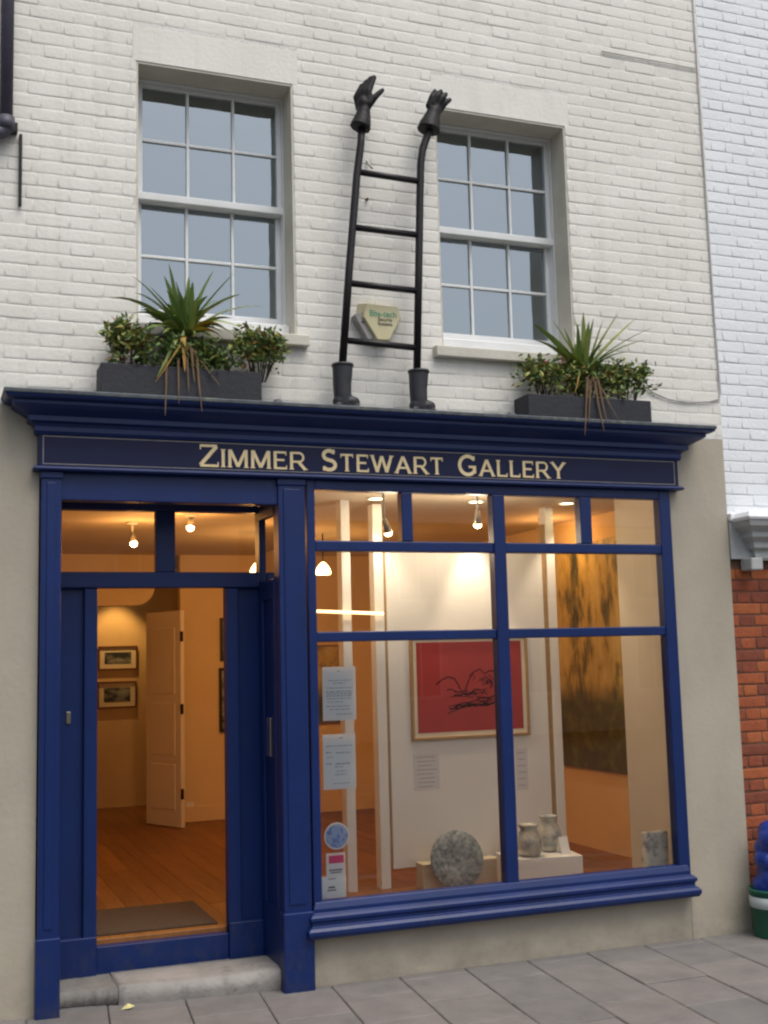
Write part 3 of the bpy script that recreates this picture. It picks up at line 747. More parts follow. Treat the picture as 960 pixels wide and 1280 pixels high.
bk = P(942, 710, -.06)
for k in range(8):
    MB().box(bk.x - .045 + k * .55, bk.x + .045 + k * .55, -.10, .012, lbot - .075, lbot + .001).build('bracket', STUCCO, led, bevel=.008)
pr_ = MB().box(NX0, 5.3, .024, .3, -.1, lbot - .002).build('brick_pier', REDM, N)
brick_field(pr_, NX0 + .003, 5.3, .02, lbot - .02, .022, .0735, .226, .114, .009, .0035, [], REDB, 300, 13, 0, .009)
MB().box(5.3, NX1, .05, .3, -.1, lbot - .002).build('lower_wall', STUCCO, N)

# =================================================================== ACROSS THE STREET (seen only in the glass)
O = thing('opposite_terrace', 'low cream stucco terrace with slate roof across the street, reflected in the glass', 'building')
OY = -19.0
MB().box(-20, 22, OY - 6, OY, -.1, 4.9).build('wall', OPPW, O)
MB().poly_prism([(.35, 4.8), (-3.2, 6.4), (-6.5, 4.8)], (0, 1, 0), (0, 0, 1), (42.6, 0, 0), (-20.3, OY, 0)).build('roof', SLATE, O)
for k in range(13):
    X = -18.4 + k * 3.1
    for z0, z1 in ((.8, 2.2), (3.0, 4.3)):
        f_ = MB().box(X, X + 1.05, OY - .05, OY + .05, z0, z1).build('window', WOODW, O, bevel=.01)
        for q in range(2):
            MB().box(X + .07 + q * .48, X + .50 + q * .48, OY + .045, OY + .056, z0 + .08, z1 - .08).build('pane', DARKROOM, f_)

# =================================================================== LADDER SCULPTURE
LD = thing('ladder_sculpture', 'black metal ladder wearing boots and raised gloves, standing on the blue cornice', 'sculpture')
YB, YT = -.15, -.13
def lp(x, y): return P(x, y, YB + (YT - YB) * (480 - y) / 340)
shelf = cz1 + .012
railL = [lp(427, 470), lp(437, 330), lp(446, 220), lp(451, 180), lp(452.5, 150)]
railR = [lp(521, 478), lp(523.5, 330), lp(525, 240), lp(525.8, 205), lp(528, 188), lp(532.5, 174), lp(538, 160), lp(541, 150)]
MB().tube(railL, .0225, 14).build('rail', IRON, LD, True)
MB().tube(railR, .0225, 14).build('rail', IRON, LD, True)
for xa, ya, xb, yb in ((448, 215, 526, 227), (441, 284, 524, 294), (437, 354, 523, 364), (433, 425.5, 522, 435)):
    MB().tube([lp(xa, ya), lp(xb, yb)], .0185, 12).build('rung', IRON, LD, True)
def boot(x, y, nm='boot'):
    c = lp(x, y); z0 = shelf - .002; H = lp(x, 0 + y).z; mb = MB()
    cx = c.x; yb_ = YB
    top = H
    mb.tube([(cx - .002, yb_, z0 + .02), (cx - .004, yb_, z0 + .07), (cx - .005, yb_, z0 + .13), (cx - .001, yb_, z0 + .2), (cx, yb_, top)], [.046, .050, .052, .056, .059], 18)
    mb.ell((cx + .035, yb_ - .004, z0 + .034), (.062, .044, .036), 16, 10)
    mb.ell((cx - .012, yb_, z0 + .035), (.05, .046, .04), 16, 10)
    mb.box(cx - .055, cx + .085, yb_ - .042, yb_ + .042, z0, z0 + .016)
    b = mb.remesh(nm, RUBBER, LD, .005, 7)
    MB().tube([(cx, yb_, top - .016), (cx, yb_, top - .002)], [.062, .062], 18).build('boot_rim', RUBBER, b, True)
    return b
boot(428, 455); boot(523, 463)
def chain(mb, pts, rads): mb.tube(pts, rads, 10); [mb.ell(p, (r_, r_, r_), 10, 6) for p, r_ in zip(pts, rads)]
def glove_at(wx, wy, dirx, fingers, thumb, palm, cuff):
    mb = MB()
    return mb
# left glove: fingers together, thumb out to the right
g = MB(); q = lambda x, y, dy=0.0: (lambda v: (v.x, v.y + dy, v.z))(lp(x, y))
g.tube([q(450, 160), q(452, 153), q(454, 143), q(455, 134)], [.062, .056, .043, .036], 16)
for (bx_, by_), (kx, ky), (tx, ty), dy in (((459, 132), (459, 116), (466, 99), -.022), ((456, 133), (455, 115), (462.5, 99), -.008), ((453, 133), (451, 117), (458.5, 101.5), .010), ((450.5, 133), (447.5, 119), (454, 105), .026)):
    chain(g, [q(bx_, by_, dy), q(kx, ky, dy), q(tx, ty, dy)], [.021, .021, .0155])
g.ell(q(454, 130), (.036, .040, .05), 14, 10)
chain(g, [q(458, 135, -.01), q(466, 125, -.03), q(471, 120, -.035), q(475.5, 116, -.035)], [.024, .019, .017, .013])
gl = g.remesh('glove', GLOVE, LD, .0055, 4)
# right glove: back of a hand, knuckles bent, four finger ends in a row
g = MB()
g.tube([q(535.5, 163), q(537, 156), q(540.5, 145), q(543, 138)], [.070, .062, .046, .040], 16)
g.ell(q(543.5, 138), (.042, .036, .045), 14, 10, Matrix.Rotation(R(22), 3, 'Y'))
for (kx, ky), (tx, ty), dy in (((536, 132), (542.5, 115), 0), ((541, 131), (549, 116.5), -.012), ((546, 132.5), (555.5, 120), -.010), ((550.5, 136), (561, 126), 0)):
    chain(g, [q(543, 144, dy * .5), q(kx, ky, dy), q((kx + tx) / 2 - .5, (ky + ty) / 2 - 1, dy - .012), q(tx, ty, dy - .012)], [.021, .021, .0185, .014])
g.remesh('glove', GLOVE, LD, .005, 4)

# alarm box
AB = thing('alarm_box', 'yellowed diamond shaped alarm box with green lettering, behind the ladder rungs', 'alarm')
ay = -.005
fy = -.085
cn = [(459, 379), (496, 383), (505, 395), (490, 424), (472, 423.5), (443, 391), (456, 376)]
face = [P(*c, fy) for c in ((458, 379), (497.5, 383.5), (501, 397), (487, 425), (472.5, 424.5), (455, 396))]
cen = sum(face, Vector()) / 6
v = [tuple(p) for p in face] + [(cen.x + (p.x - cen.x) * 1.22, -.003, cen.z + (p.z - cen.z) * 1.22) for p in face]
me = bpy.data.meshes.new('cover'); me.from_pydata(v, [], [tuple(range(5, -1, -1))] + [(k, (k + 1) % 6, 6 + (k + 1) % 6, 6 + k) for k in range(6)])
b_ = bmesh.new(); b_.from_mesh(me); bmesh.ops.recalc_face_normals(b_, faces=b_.faces); b_.to_mesh(me); b_.free()
cov = link('cover', me, ALARM, AB, bevel=.004)
sp_ = [P(*c, fy + .02) for c in ((443, 393), (454, 389), (471, 423.5), (460, 424))]
mb = MB(); i = 0
mb.v = [tuple(p) for p in sp_] + [(p.x, -.003, p.z) for p in sp_]; mb.f = [(3, 2, 1, 0)] + [(k, (k + 1) % 4, 4 + (k + 1) % 4, 4 + k) for k in range(4)]
mb.build('side_louvre', ALARMG, AB, bevel=.003)
pl_ = P(453.5, 402, fy + .018); MB().tube([(pl_.x, pl_.y + .004, pl_.z), (pl_.x, pl_.y - .004, pl_.z)], .006, 10).build('screw', DKINK, AB)
for body, x, y, s_, m_ in (('Bbs-tech', 479, 396, .052, TEAL), ('Security', 481.5, 401.5, .030, DKINK), ('Systems', 481.5, 407, .030, DKINK)):
    p = P(x, y, fy - .0015); me = text_mesh(body, s_, .001); o = link('lettering', me, m_, cov); o.location = p; o.rotation_euler = (R(90), 0, 0); o.scale = (.92, 1, 1)

# =================================================================== TROUGHS AND PLANTS
def trough(pxL, pxR, pyT, label):
    yF, yB = -.215, -.035
    a, b = P(pxL, pyT, yF).x, P(pxR, pyT + 8, yF).x; z1 = P((pxL + pxR) / 2, pyT + 5, yF).z; z0 = shelf - .001
    T = thing('planter_trough', label, 'planter', group='slate troughs on the cornice')
    t = .014; fl_r = .008
    mb = MB().box(a, b, yF, yF + t, z0, z1).box(a, b, yB - t, yB, z0, z1).box(a, a + t, yF + t, yB - t, z0, z1).box(b - t, b, yF + t, yB - t, z0, z1).box(a + t, b - t, yF + t, yB - t, z0, z0 + .02)
    mb.build('box', TROUGH, T, bevel=.003)
    bx('soil', SOIL, T, a + t, b - t, yF + t, yB - t, z0 + .02, z1 - .02, 0)
    return a, b, yF, yB, z1
TA = trough(126.5, 327, 454, 'dark slate grey planter trough on the cornice above the door')
TB = trough(660, 813.5, 491.5, 'dark slate grey planter trough on the cornice above the shop window')
def blade(base, tip, droop, width, m, parent, rnd, nseg=8):
    base, tip = Vector(base), Vector(tip); d = tip - base; L = d.length
    side = d.cross(Vector((0, 0, 1)));
    if side.length < 1e-4: side = Vector((1, 0, 0))
    side.normalize()
    a_ = rnd.uniform(-.8, .8); side = Quaternion(d.normalized(), a_) @ side
    nrm = side.cross(d).normalized(); V, F = [], []
    for k in range(nseg + 1):
        t = k / nseg; c = base + d * t + Vector((0, 0, droop * (math.sin(math.pi * t * .5) if False else 4 * t * (1 - t))))
        ww = 1.5 * width * (.5 + .5 * min(1, t * 3)) * (1 - max(0, t - .35) / .65) ** .6 + .0012
        V += [tuple(c - side * ww + nrm * ww * .35), tuple(c), tuple(c + side * ww + nrm * ww * .35)]
        if k: i = (k - 1) * 3; F += [(i, i + 1, i + 4, i + 3), (i + 1, i + 2, i + 5, i + 4)]
    me = bpy.data.meshes.new('leaf'); me.from_pydata(V, [], F); return link('leaf', me, m, parent, True)
def hang(pts, width, m, parent, rnd):
    pts = [Vector(p) for p in pts]; V, F = [], []; n = 12
    for k in range(n + 1):
        t = k / n * (len(pts) - 1); i = min(int(t), len(pts) - 2); u = t - i
        p0, p1, p2, p3 = pts[max(i - 1, 0)], pts[i], pts[i + 1], pts[min(i + 2, len(pts) - 1)]
        c = .5 * (2 * p1 + (p2 - p0) * u + (2 * p0 - 5 * p1 + 4 * p2 - p3) * u * u + (3 * p1 - p0 - 3 * p2 + p3) * u ** 3)
        ww = width * (1 - max(0, k / n - .4) / .6) ** .7 + .0012; tw = .5 * math.sin(k * .4)
        V += [(c.x - ww, c.y + ww * tw, c.z), (c.x, c.y - ww * .3, c.z), (c.x + ww, c.y - ww * tw, c.z)]
        if k: j = (k - 1) * 3; F += [(j, j + 1, j + 4, j + 3), (j + 1, j + 2, j + 5, j + 4)]
    me = bpy.data.meshes.new('leaf'); me.from_pydata(V, [], F); return link('leaf', me, m, parent, True)
def spiky(label, bpx, Yc, tips, n_extra, reach, zbase, dead, seed):
    rr = random.Random(seed); T = thing('spiky_plant', label, 'plant', group='spiky cordylines in the troughs')
    c = P(*bpx, Yc); MB().tube([(c.x, Yc, zbase - .06), (c.x, Yc, zbase + .03), (c.x, Yc, c.z)], [.026, .024, .02], 10).build('trunk', DEAD, T, True)
    for tx, ty, dy, dr in tips:
        t = P(tx, ty, Yc + dy); s_ = rr.uniform(-.02, .02)
        blade((c.x + s_, Yc + rr.uniform(-.015, .015), c.z + rr.uniform(-.03, .02)), t, dr, rr.uniform(.012, .016), GREEN1 if rr.random() < .5 else GREEN2, T, rr)
    for k in range(14):      # the lower skirt of leaves, bowing out level or a little down
        az = rr.uniform(-.15, 1.15) * math.pi + math.pi; L = reach * rr.uniform(.5, .85)
        t = (c.x + math.cos(az) * L, max(-.5, Yc + math.sin(az) * L * .8), c.z + rr.uniform(-.05, .06)); t = (t[0], min(t[1], -.03), t[2])
        blade((c.x, Yc, c.z - .02), t, rr.uniform(.03, .07), rr.uniform(.011, .015), rr.choice([GREEN1, GREEN2, GREEN2, YELL]) if k % 4 == 0 else rr.choice([GREEN1, GREEN2]), T, rr)
    for k in range(n_extra):
        az = rr.uniform(0, 2 * math.pi); el = R(rr.uniform(5, 85)); L = reach * rr.uniform(.5, .92)
        dy = math.sin(az) * math.cos(el) * L
        dy = max(-.34, min(.05, dy)) if dy > 0 else dy * .8
        t = (c.x + math.cos(az) * math.cos(el) * L, Yc + dy, c.z + math.sin(el) * L * .95)
        blade((c.x + rr.uniform(-.012, .012), Yc + rr.uniform(-.012, .012), c.z + rr.uniform(-.04, .02)), t, rr.uniform(.0, .05), rr.uniform(.009, .014), rr.choice([GREEN1, GREEN1, GREEN2]), T, rr)
    for sx_, sy_, tx, ty, m_, w_ in dead:
        a = P(sx_, sy_, -.2); b = P(tx, ty, -.232)
        hang([(c.x + (a.x - c.x) * .3, Yc - .02, c.z), (a.x * .6 + c.x * .4, -.18, max(a.z, zbase) + .035), (a.x, -.222, max(a.z, zbase) + .012), ((a.x + b.x) / 2, -.232, (max(a.z, zbase) + b.z) / 2), (b.x, -.236 if b.z > shelf else -.245, b.z)], w_, m_, T, rr)
    return T
Yc = -.125
spiky('spiky green cordyline with yellow drooping leaves above the door side of the cornice', (231, 420), Yc,
      [(211, 330, 0, 0), (220, 352, -.05, 0), (236, 345, -.04, 0), (241, 352, -.1, 0), (267, 338, -.02, .01), (292, 342, -.05, .01), (300, 368, 0, .03), (330, 383, -.06, .05), (300, 410, -.12, .05),
       (165, 345, -.04, .03), (168, 366, .02, .04), (138, 372, -.05, .06), (166, 392, -.1, .05), (290, 398, -.08, .04), (205, 345, .02, 0), (186, 357, -.06, .01), (253, 360, .02, 0), (180, 412, -.12, .04), (278, 378, -.14, .02), (200, 378, -.16, .02), (225, 365, -.14, 0), (246, 372, -.16, 0)],
      46, .31, TA[4], [(218, 430, 196, 472, GREEN2, .012), (228, 428, 231, 465, YELL, .014), (226, 432, 194, 478, YELL, .006), (238, 440, 243, 478, DEAD, .008), (208, 452, 206, 520, DEAD, .006), (222, 452, 223, 505, DEAD, .006), (244, 445, 252, 515, DEAD, .007), (250, 455, 275, 482, DEAD, .005), (232, 440, 236, 490, DEAD, .007)], 21)
spiky('spiky green cordyline with brown withered leaves above the shop window side of the cornice', (729, 470), Yc,
      [(717, 392, 0, 0), (729, 390, -.05, 0), (736, 402, -.1, 0), (754, 400, -.02, 0), (773, 392, -.03, .01), (797, 397, 0, .02), (817, 409, -.05, .03), (812, 424, -.1, .04), (770, 448, -.12, .04), (667, 405, -.03, .03), (668, 425, -.06, .04),
       (690, 400, 0, .01), (705, 410, .02, 0), (757, 415, -.1, 0), (786, 440, -.14, .03), (700, 432, -.14, .02), (742, 398, .02, 0), (688, 448, -.1, .04), (722, 405, -.14, 0)],
      42, .27, TB[4], [(732, 478, 730, 545, DEAD, .008), (740, 478, 754, 540, DEAD, .010), (745, 478, 758, 530, DEAD, .008), (736, 480, 735, 530, DEAD, .008), (748, 486, 772, 525, DEAD, .004), (722, 470, 718, 492, YELL, .006)], 22)
def shrub(label, pxs, Yc, zb, nleaf, seed, mats, size, flowers=0, stems=7, name='shrub'):
    rr = random.Random(seed); T = thing(name, label, 'plant', group='small shrubs in the troughs')
    (x0, y0, x1, y1) = pxs; a, b = P(x0, y0, Yc), P(x1, y1, Yc); cx, hw = (a.x + b.x) / 2, (b.x - a.x) / 2; zt, zl = a.z, b.z
    V, F, MI = [], [], []; st = MB(); tips = []
    for k in range(stems):
        u = rr.uniform(-.9, .9); tp = Vector((cx + hw * u * .9, Yc + rr.uniform(-.08, .06), zl + (zt - zl) * rr.uniform(.55, .95)))
        bs = Vector((cx + hw * u * .3, Yc + rr.uniform(-.03, .03), zb - .03)); md = (bs + tp) / 2 + Vector((rr.uniform(-.02, .02), 0, .02)); st.tube([bs, md, tp], [.005, .004, .002], 5); tips.append((md, tp))
    for k in range(nleaf):
        if rr.random() < .75 and tips:
            md, tp = rr.choice(tips); t = rr.random() ** .6; c = md.lerp(tp, t) + Vector((rr.gauss(0, .022), rr.gauss(0, .022), rr.gauss(0, .02)))
        else:
            c = Vector((cx + hw * rr.uniform(-1, 1), Yc + rr.uniform(-.09, .07), zl + (zt - zl) * rr.uniform(.05, .9)))
        if c.y > -.02: c.y = -.02 - rr.random() * .02
        d = Vector((rr.gauss(0, 1), rr.gauss(0, 1) - .3, rr.gauss(0, .8) + .3)).normalized(); s_ = d.orthogonal().normalized(); s_ = Quaternion(d, rr.uniform(0, 6.28)) @ s_
        L = size * rr.uniform(.7, 1.35); ww = L * .24; n_ = d.cross(s_); i = len(V)
        V += [tuple(c), tuple(c + d * L * .45 + s_ * ww + n_ * ww * .4), tuple(c + d * L), tuple(c + d * L * .45 - s_ * ww + n_ * ww * .4)]
        F += [(i, i + 1, i + 2), (i, i + 2, i + 3)]; m_ = 0 if rr.random() < .58 else (1 if rr.random() < .72 else 2); MI += [m_, m_]
    me = bpy.data.meshes.new('foliage'); me.from_pydata(V, [], F); o = link('foliage', me, mats, T); me.polygons.foreach_set('material_index', MI)
    st.build('stems', STEM, T, True)
    for k in range(flowers):
        md, tp = tips[k % len(tips)]; MB().ell(tp + Vector((0, -.04, -.02)), (.017, .012, .015), 8, 6).build('flower', REDF, T, True)
    return T
shrub('leafy green shrub with orange tips at the drainpipe end of the door side trough', (134, 400, 186, 460), -.12, TA[4], 900, 31, [L1, L2, L3], .040)
shrub('yellow green shrub with bare twigs at the ladder end of the door side trough', (293, 405, 352, 466), -.12, TA[4], 900, 32, [L1, L2, L3], .038, stems=11)
shrub('low dark green ground plant around the cordyline trunk in the door side trough', (170, 418, 300, 472), -.14, TA[4], 1900, 33, [L1, L1, L2], .040, stems=9)
shrub('low leafy green plant around the cordyline trunk in the window side trough', (690, 452, 770, 502), -.14, TB[4], 1100, 36, [L1, L2, L3], .036, stems=9)
shrub('sparse reddish shrub at the ladder end of the shop window side trough', (640, 444, 712, 492), -.13, TB[4], 800, 34, [L1, L2, L3], .036, 2, 11)
shrub('green shrub with a red flower at the outer end of the window side trough', (752, 452, 813, 500), -.12, TB[4], 850, 35, [L1, L2, L1], .036, 1, 11)

# =================================================================== WALL FITTINGS
DP = thing('drainpipe', 'grey purple cast iron drainpipe ending in a bend on the white brick wall', 'pipe')
pA = P(7.5, 158, -.06); pX_ = pA.x
MB().tube([(pX_, -.06, 6.6), (pX_, -.06, pA.z)], .034, 16).build('pipe', PIPE, DP, True)
MB().tube([(pX_, -.06, pA.z + .03), (pX_, -.06, pA.z - .005), (pX_ - .02, -.062, pA.z - .035), (pX_ - .07, -.065, pA.z - .055), (pX_ - .9, -.065, pA.z - .10)], .037, 16).build('bend', PIPE, DP, True)
MB().tube([(pX_, -.06, pA.z + .05), (pX_, -.06, pA.z - .02)], [.044, .046], 16).build('collar', PIPE, DP, True)
MB().box(pX_ - .075, pX_ + .06, -.05, .0, pA.z - .015, pA.z + .035).build('bracket', IRON, DP, bevel=.004)
rA, rB = P(26, 168, -.02), P(24, 257, -.02)
ir = MB().box(rA.x - .008, rA.x + .008, -.03, -.004, rB.z, rA.z).build('iron_strap', IRON, bevel=.003); tag(ir, 'thin black vertical iron strap on white brick below the drainpipe', 'iron bar')
cb = MB().tube([P(806, 482, -.012), P(815, 490, -.012), P(835, 499, -.012), P(860, 503, -.012), P(885, 502, -.012), P(899, 499, -.012), P(900.5, 490, -.012), P(893, 400, -.012), P(878, 180, -.012), P(864, -40, -.012)], .0055, 8).build('cable', CABLE, None, True)
tag(cb, 'thin grey cable sagging from trough and climbing along the wall edge', 'cable')
cb2 = MB().tube([P(752, 64, -.012), P(790, 71, -.012), P(840, 80, -.012), P(870, 86, -.012)], .004, 8).build('wire', CABLE, None, True)
tag(cb2, 'short straight grey wire across the white brick high beside the neighbour', 'cable')
hk = MB().tube([P(459, 201, -.006), P(461, 206, -.03), P(466, 211, -.03)], .006, 8).build('wall_hook', CABLE, None, True); tag(hk, 'small pale metal hook on white brick above the top ladder rung', 'hook')
ah = P(458, 250, 0); ak = MB().tube([(ah.x, 0, ah.z), (ah.x, -.02, ah.z)], .008, 8).build('rusty_bolt', DEAD, None, True); tag(ak, 'small rusty bolt in white brick between the upper ladder rungs', 'bolt')

# =================================================================== PAPERS ON THE GLASS
YN = .004
def sheet(name, label, cat, px4, rows, seed, group=None, pins=True):
    a, b = P(px4[0], px4[1], YN), P(px4[2], px4[3], YN); T = thing(name, label, cat, group=group)
    x0, x1, z0, z1 = a.x, b.x, b.z, a.z; rr = random.Random(seed)
    MB().box(x0, x1, YN, YN + .0012, z0, z1).build('sheet', PAPER, T)
    for (t, u0, u1, hh) in rows:
        z = z1 - (z1 - z0) * t; uu = u0
        while uu < u1 - .02:
            ln = min(rr.uniform(.05, .17), u1 - uu); MB().box(x0 + (x1 - x0) * uu, x0 + (x1 - x0) * (uu + ln), YN - .0008, YN + .0004, z, z + hh).build('printed_line', INK, T); uu += ln + .025
    return T
sheet('notice', 'white printed notice pinned inside shop glass, the upper of two by the blue pilaster', 'notice', (402.5, 834, 445.5, 899.5),
      [(.09, .46, .54, .004), (.26, .18, .85, .003), (.31, .30, .7, .003), (.40, .12, .9, .003), (.47, .1, .9, .004), (.51, .12, .9, .004), (.55, .1, .86, .004), (.60, .12, .9, .003), (.66, .15, .6, .003), (.74, .1, .8, .003), (.80, .2, .8, .003), (.89, .4, .9, .003)], 1)
sheet('notice', 'white printed notice below another one, inside shop glass above the round sticker', 'notice', (403, 918.5, 445.5, 985),
      [(.08, .5, .62, .004), (.22, .1, .9, .003), (.34, .1, .25, .005), (.35, .4, .85, .004), (.42, .12, .3, .003), (.54, .1, .28, .004), (.55, .38, .82, .005), (.6, .36, .6, .004), (.68, .4, .7, .003), (.74, .35, .7, .003), (.9, .3, .8, .003)], 2)
c = P(421, 1045, YN); r_ = .072
st_ = thing('round_sticker', 'round pale blue sticker on shop glass below the notices', 'sticker')
MB().tube([(c.x, YN + .001, c.z), (c.x, YN - .0004, c.z)], [r_, r_], 40).build('disc', PAPER, st_); MB().tube([(c.x, YN + .001, c.z), (c.x, YN - .001, c.z)], [r_ * .88, r_ * .88], 40).build('print', STICKB, st_)
def card(name, label, px4, bits):
    a, b = P(px4[0], px4[1], YN), P(px4[2], px4[3], YN); T = thing(name, label, 'sticker'); x0, x1, z0, z1 = a.x, b.x, b.z, a.z
    MB().box(x0, x1, YN, YN + .001, z0, z1).build('card', PAPER, T)
    for u0, u1, t0, t1, m_ in bits: MB().box(x0 + (x1 - x0) * u0, x0 + (x1 - x0) * u1, YN - .0008, YN + .0004, z1 - (z1 - z0) * t1, z1 - (z1 - z0) * t0).build('print', m_, T)
card('sticker', 'white square sticker with bright pink block, below the round sticker', (407.5, 1067, 432, 1093), [(.14, .92, .12, .46, PINK), (.15, .85, .72, .80, INK), (.2, .8, .84, .9, INK)])
card('sticker', 'plain white card sticker with small dark print, lowest in shop window corner', (401, 1096, 433, 1121), [(.3, .55, .48, .55, DKINK), (.25, .6, .60, .68, INK), (.3, .6, .12, .16, INK)])

# =================================================================== INSIDE THE WINDOW
YS = 1.03
SC = thing('display_screen', 'tall white display screen between white posts behind the shop glass', 'screen')
def post(xa, xb, ytop, yb=None, y=YS):
    return bx('post', INWHITE, SC, P(xa, 900, y).x, P(xb, 900, y).x, y, y + .09, FZ, min(P(xa, ytop, y).z, IZ1), .004)
post(431, 442.5, 560); post(472, 484, 630); post(692, 702.5, 634)
sxa, sxb = P(487.5, 900, YS).x, P(686, 900, YS).x
szb, szt = P(490, 1087, YS).z, P(550, 690, YS).z
bx('panel', INWHITE, SC, sxa, sxb, YS + .004, YS + .04, szb, szt, .003)
bx('oak_strip', OAK, SC, P(484, 900, YS).x + .001, sxa - .001, YS + .012, YS + .05, szb, szt, .0)
bx('oak_strip', OAK, SC, sxb + .001, P(692, 900, YS).x - .001, YS + .012, YS + .05, szb - .1, szt + .2, .0)
# red print
def framed(name, label, x0, x1, z0, z1, Y, fw, fm, mw, mm, art, dep=.03, group=None, mesh_art=None):
    T = thing(name, label, 'picture', group=group)
    MB().box(x0, x1, Y - dep, Y - .001, z0, z0 + fw).box(x0, x1, Y - dep, Y - .001, z1 - fw, z1).box(x0, x0 + fw, Y - dep, Y - .001, z0 + fw, z1 - fw).box(x1 - fw, x1, Y - dep, Y - .001, z0 + fw, z1 - fw).build('frame', fm, T, bevel=.002)
    bx('mount', mm, T, x0 + fw, x1 - fw, Y - dep * .5, Y - .001, z0 + fw, z1 - fw, 0)
    k = fw + mw; bx('print', art, T, x0 + k, x1 - k, Y - dep * .5 - .003, Y - dep * .5 + .001, z0 + k, z1 - k, 0)
    return T
yp = YS + .003
a, b = P(514, 926, yp), P(661, 915, yp)
RP = framed('red_print', 'red print with a black line drawing, oak framed on the white screen', a.x, b.x, a.z, P(580, 793.5, yp).z, yp, .018, OAK, .028, MOUNT, REDINK)
yk = yp - .0195
mbk = MB()
rr = random.Random(4)
def scr(pts, w_): mbk.tube([(P(x, y, yk).x, yk, P(x, y, yk).z) for x, y in pts], w_, 6)
scr([(545, 856), (552, 850), (560, 846), (568, 848), (573, 856), (576, 862)], .004)
scr([(582, 862), (586, 850), (592, 840), (600, 836), (606, 842), (612, 838), (620, 840), (624, 848)], .004)
for k in range(26):
    x0 = rr.uniform(556, 606); y0 = rr.uniform(862, 884); L = rr.uniform(8, 30)
    scr([(x0, y0), (x0 + L * .33, y0 - rr.uniform(-2, 4)), (x0 + L * .66, y0 - rr.uniform(0, 5)), (min(626, x0 + L), y0 - rr.uniform(-2, 5))], rr.uniform(.0016, .0048))
for k in range(9):
    x0 = rr.uniform(586, 612); y0 = rr.uniform(845, 858); scr([(x0, y0), (x0 + 3, y0 - 4), (x0 + 7, y0 + 1), (x0 + 5, y0 + 5)], .003)
scr([(562, 886), (575, 885), (590, 881), (612, 880), (626, 875)], .005); scr([(560, 892), (566, 889), (574, 886)], .003)
dr = mbk.build('drawing', BLACKINK, RP, True); ks = .12; dr.scale = (1, ks, 1); dr.location = (0, yk * (1 - ks) + .0012, 0)
def small_label(lbl, px4, rows, seed):
    a, b = P(px4[0], px4[1], YS), P(px4[2], px4[3], YS); T = thing('wall_label', lbl, 'label'); rr = random.Random(seed)
    MB().box(a.x, b.x, YS + .001, YS + .005, b.z, a.z).build('sheet', PAPER2, T)
    for k in range(rows):
        z = a.z - (a.z - b.z) * (k + .7) / (rows + .4); u = rr.uniform(.08, .2); MB().box(a.x + (b.x - a.x) * u, a.x + (b.x - a.x) * rr.uniform(.7, .95), YS + .0002, YS + .003, z, z + .0035).build('printed_line', INK, T)
small_label('pale typed label sheet on the white screen under the red print', (517, 944, 550, 986), 8, 3)
small_label('narrow pale label sheet on the white screen right of the shop window mullion', (644.5, 936, 661, 987), 6, 4)
# painting on the side wall
pa, pb, pc_ = Px(692, 700, IX1), Px(700, 955, IX1), Px(785, 968, IX1)
y0p, y1p = pc_.y - .35, pb.y + .02
zt_, zb_ = Px(700, 690, IX1).z + .03, pb.z
FP = thing('forest_painting', 'large unframed yellow and green woodland painting on the side wall', 'painting')
bx('canvas', FOREST, FP, IX1 - .035, IX1 - .001, y0p, y1p, zb_, zt_, .003)
# framed photographs at the back
def backpic(lbl, px4, Y, group=None, fm=DKWOOD, mm=MOUNT, mw=.05, art=DIMPIC):
    a, b = P(px4[0], px4[3], Y - .03), P(px4[2], px4[1], Y - .03); return framed('framed_photograph', lbl, a.x, b.x, a.z, b.z, Y, .016, fm, mw, mm, art, .03, group)
backpic('wide grey photograph in brown frame on rear wall, the upper of two', (123, 807, 172, 838), BY)
backpic('grey photograph in brown frame on rear wall, the lower of two', (122, 851, 171, 886), BY)
backpic('dark framed picture on back wall just inside the entrance, the upper of two', (276, 772, 312, 826), IY1, None, IRON, IRON, .01)
backpic('dark framed picture on back wall just inside the entrance, the lower of two', (275, 834, 312, 915), IY1, None, IRON, IRON, .01)
a, b = P(392, 905, IY1 - .03), P(428, 806, IY1 - .03)
framed('landscape_painting', 'dark green painting on back wall behind the notices', a.x, b.x, a.z, b.z, IY1, .012, DKWOOD, .0, MOUNT, FOREST)
# ceramic disc, plinth, pedestal, jars
pl0, pl1 = P(527, 1095, .93).x, P(622, 1085, .93).x
tag(bx('low_plinth', CREAMB, None, pl0, pl1, .90, 1.02, FZ - .001, P(560, 1078, .90).z, .004), 'low cream plinth on the floor under the white screen', 'plinth')
dc = P(568, 1079, .84); rd = abs(P(601, 1078, .84).x - P(535, 1078, .84).x) / 2
prof = [(.001, -.012), (rd * .5, -.010), (rd * .9, -.004), (rd, .004), (rd * .97, .012), (rd * .5, .004), (.001, .0)]
d_ = MB().lathe(prof, (0, 0, 0), 48).build('ceramic_disc', SPECK, None, True); dc.z = FZ + rd * .985 + .002
d_.location = (dc.x, .80, dc.z); d_.rotation_euler = (R(80), 0, R(0)); tag(d_, 'speckled blue grey round ceramic disc standing against the low plinth', 'ceramic')
pk = P(680, 1073, .62); PD = MB().box(-.235, .235, -.15, .15, 0, P(690, 1071, .5).z - FZ).build('pedestal', BOXW, None, bevel=.003)
PD.location = (P(676, 1080, .62).x, .64, FZ); PD.rotation_euler = (0, 0, R(-9)); tag(PD, 'low white pedestal box on the window floor holding two jars', 'pedestal')
pz = P(690, 1071, .5).z
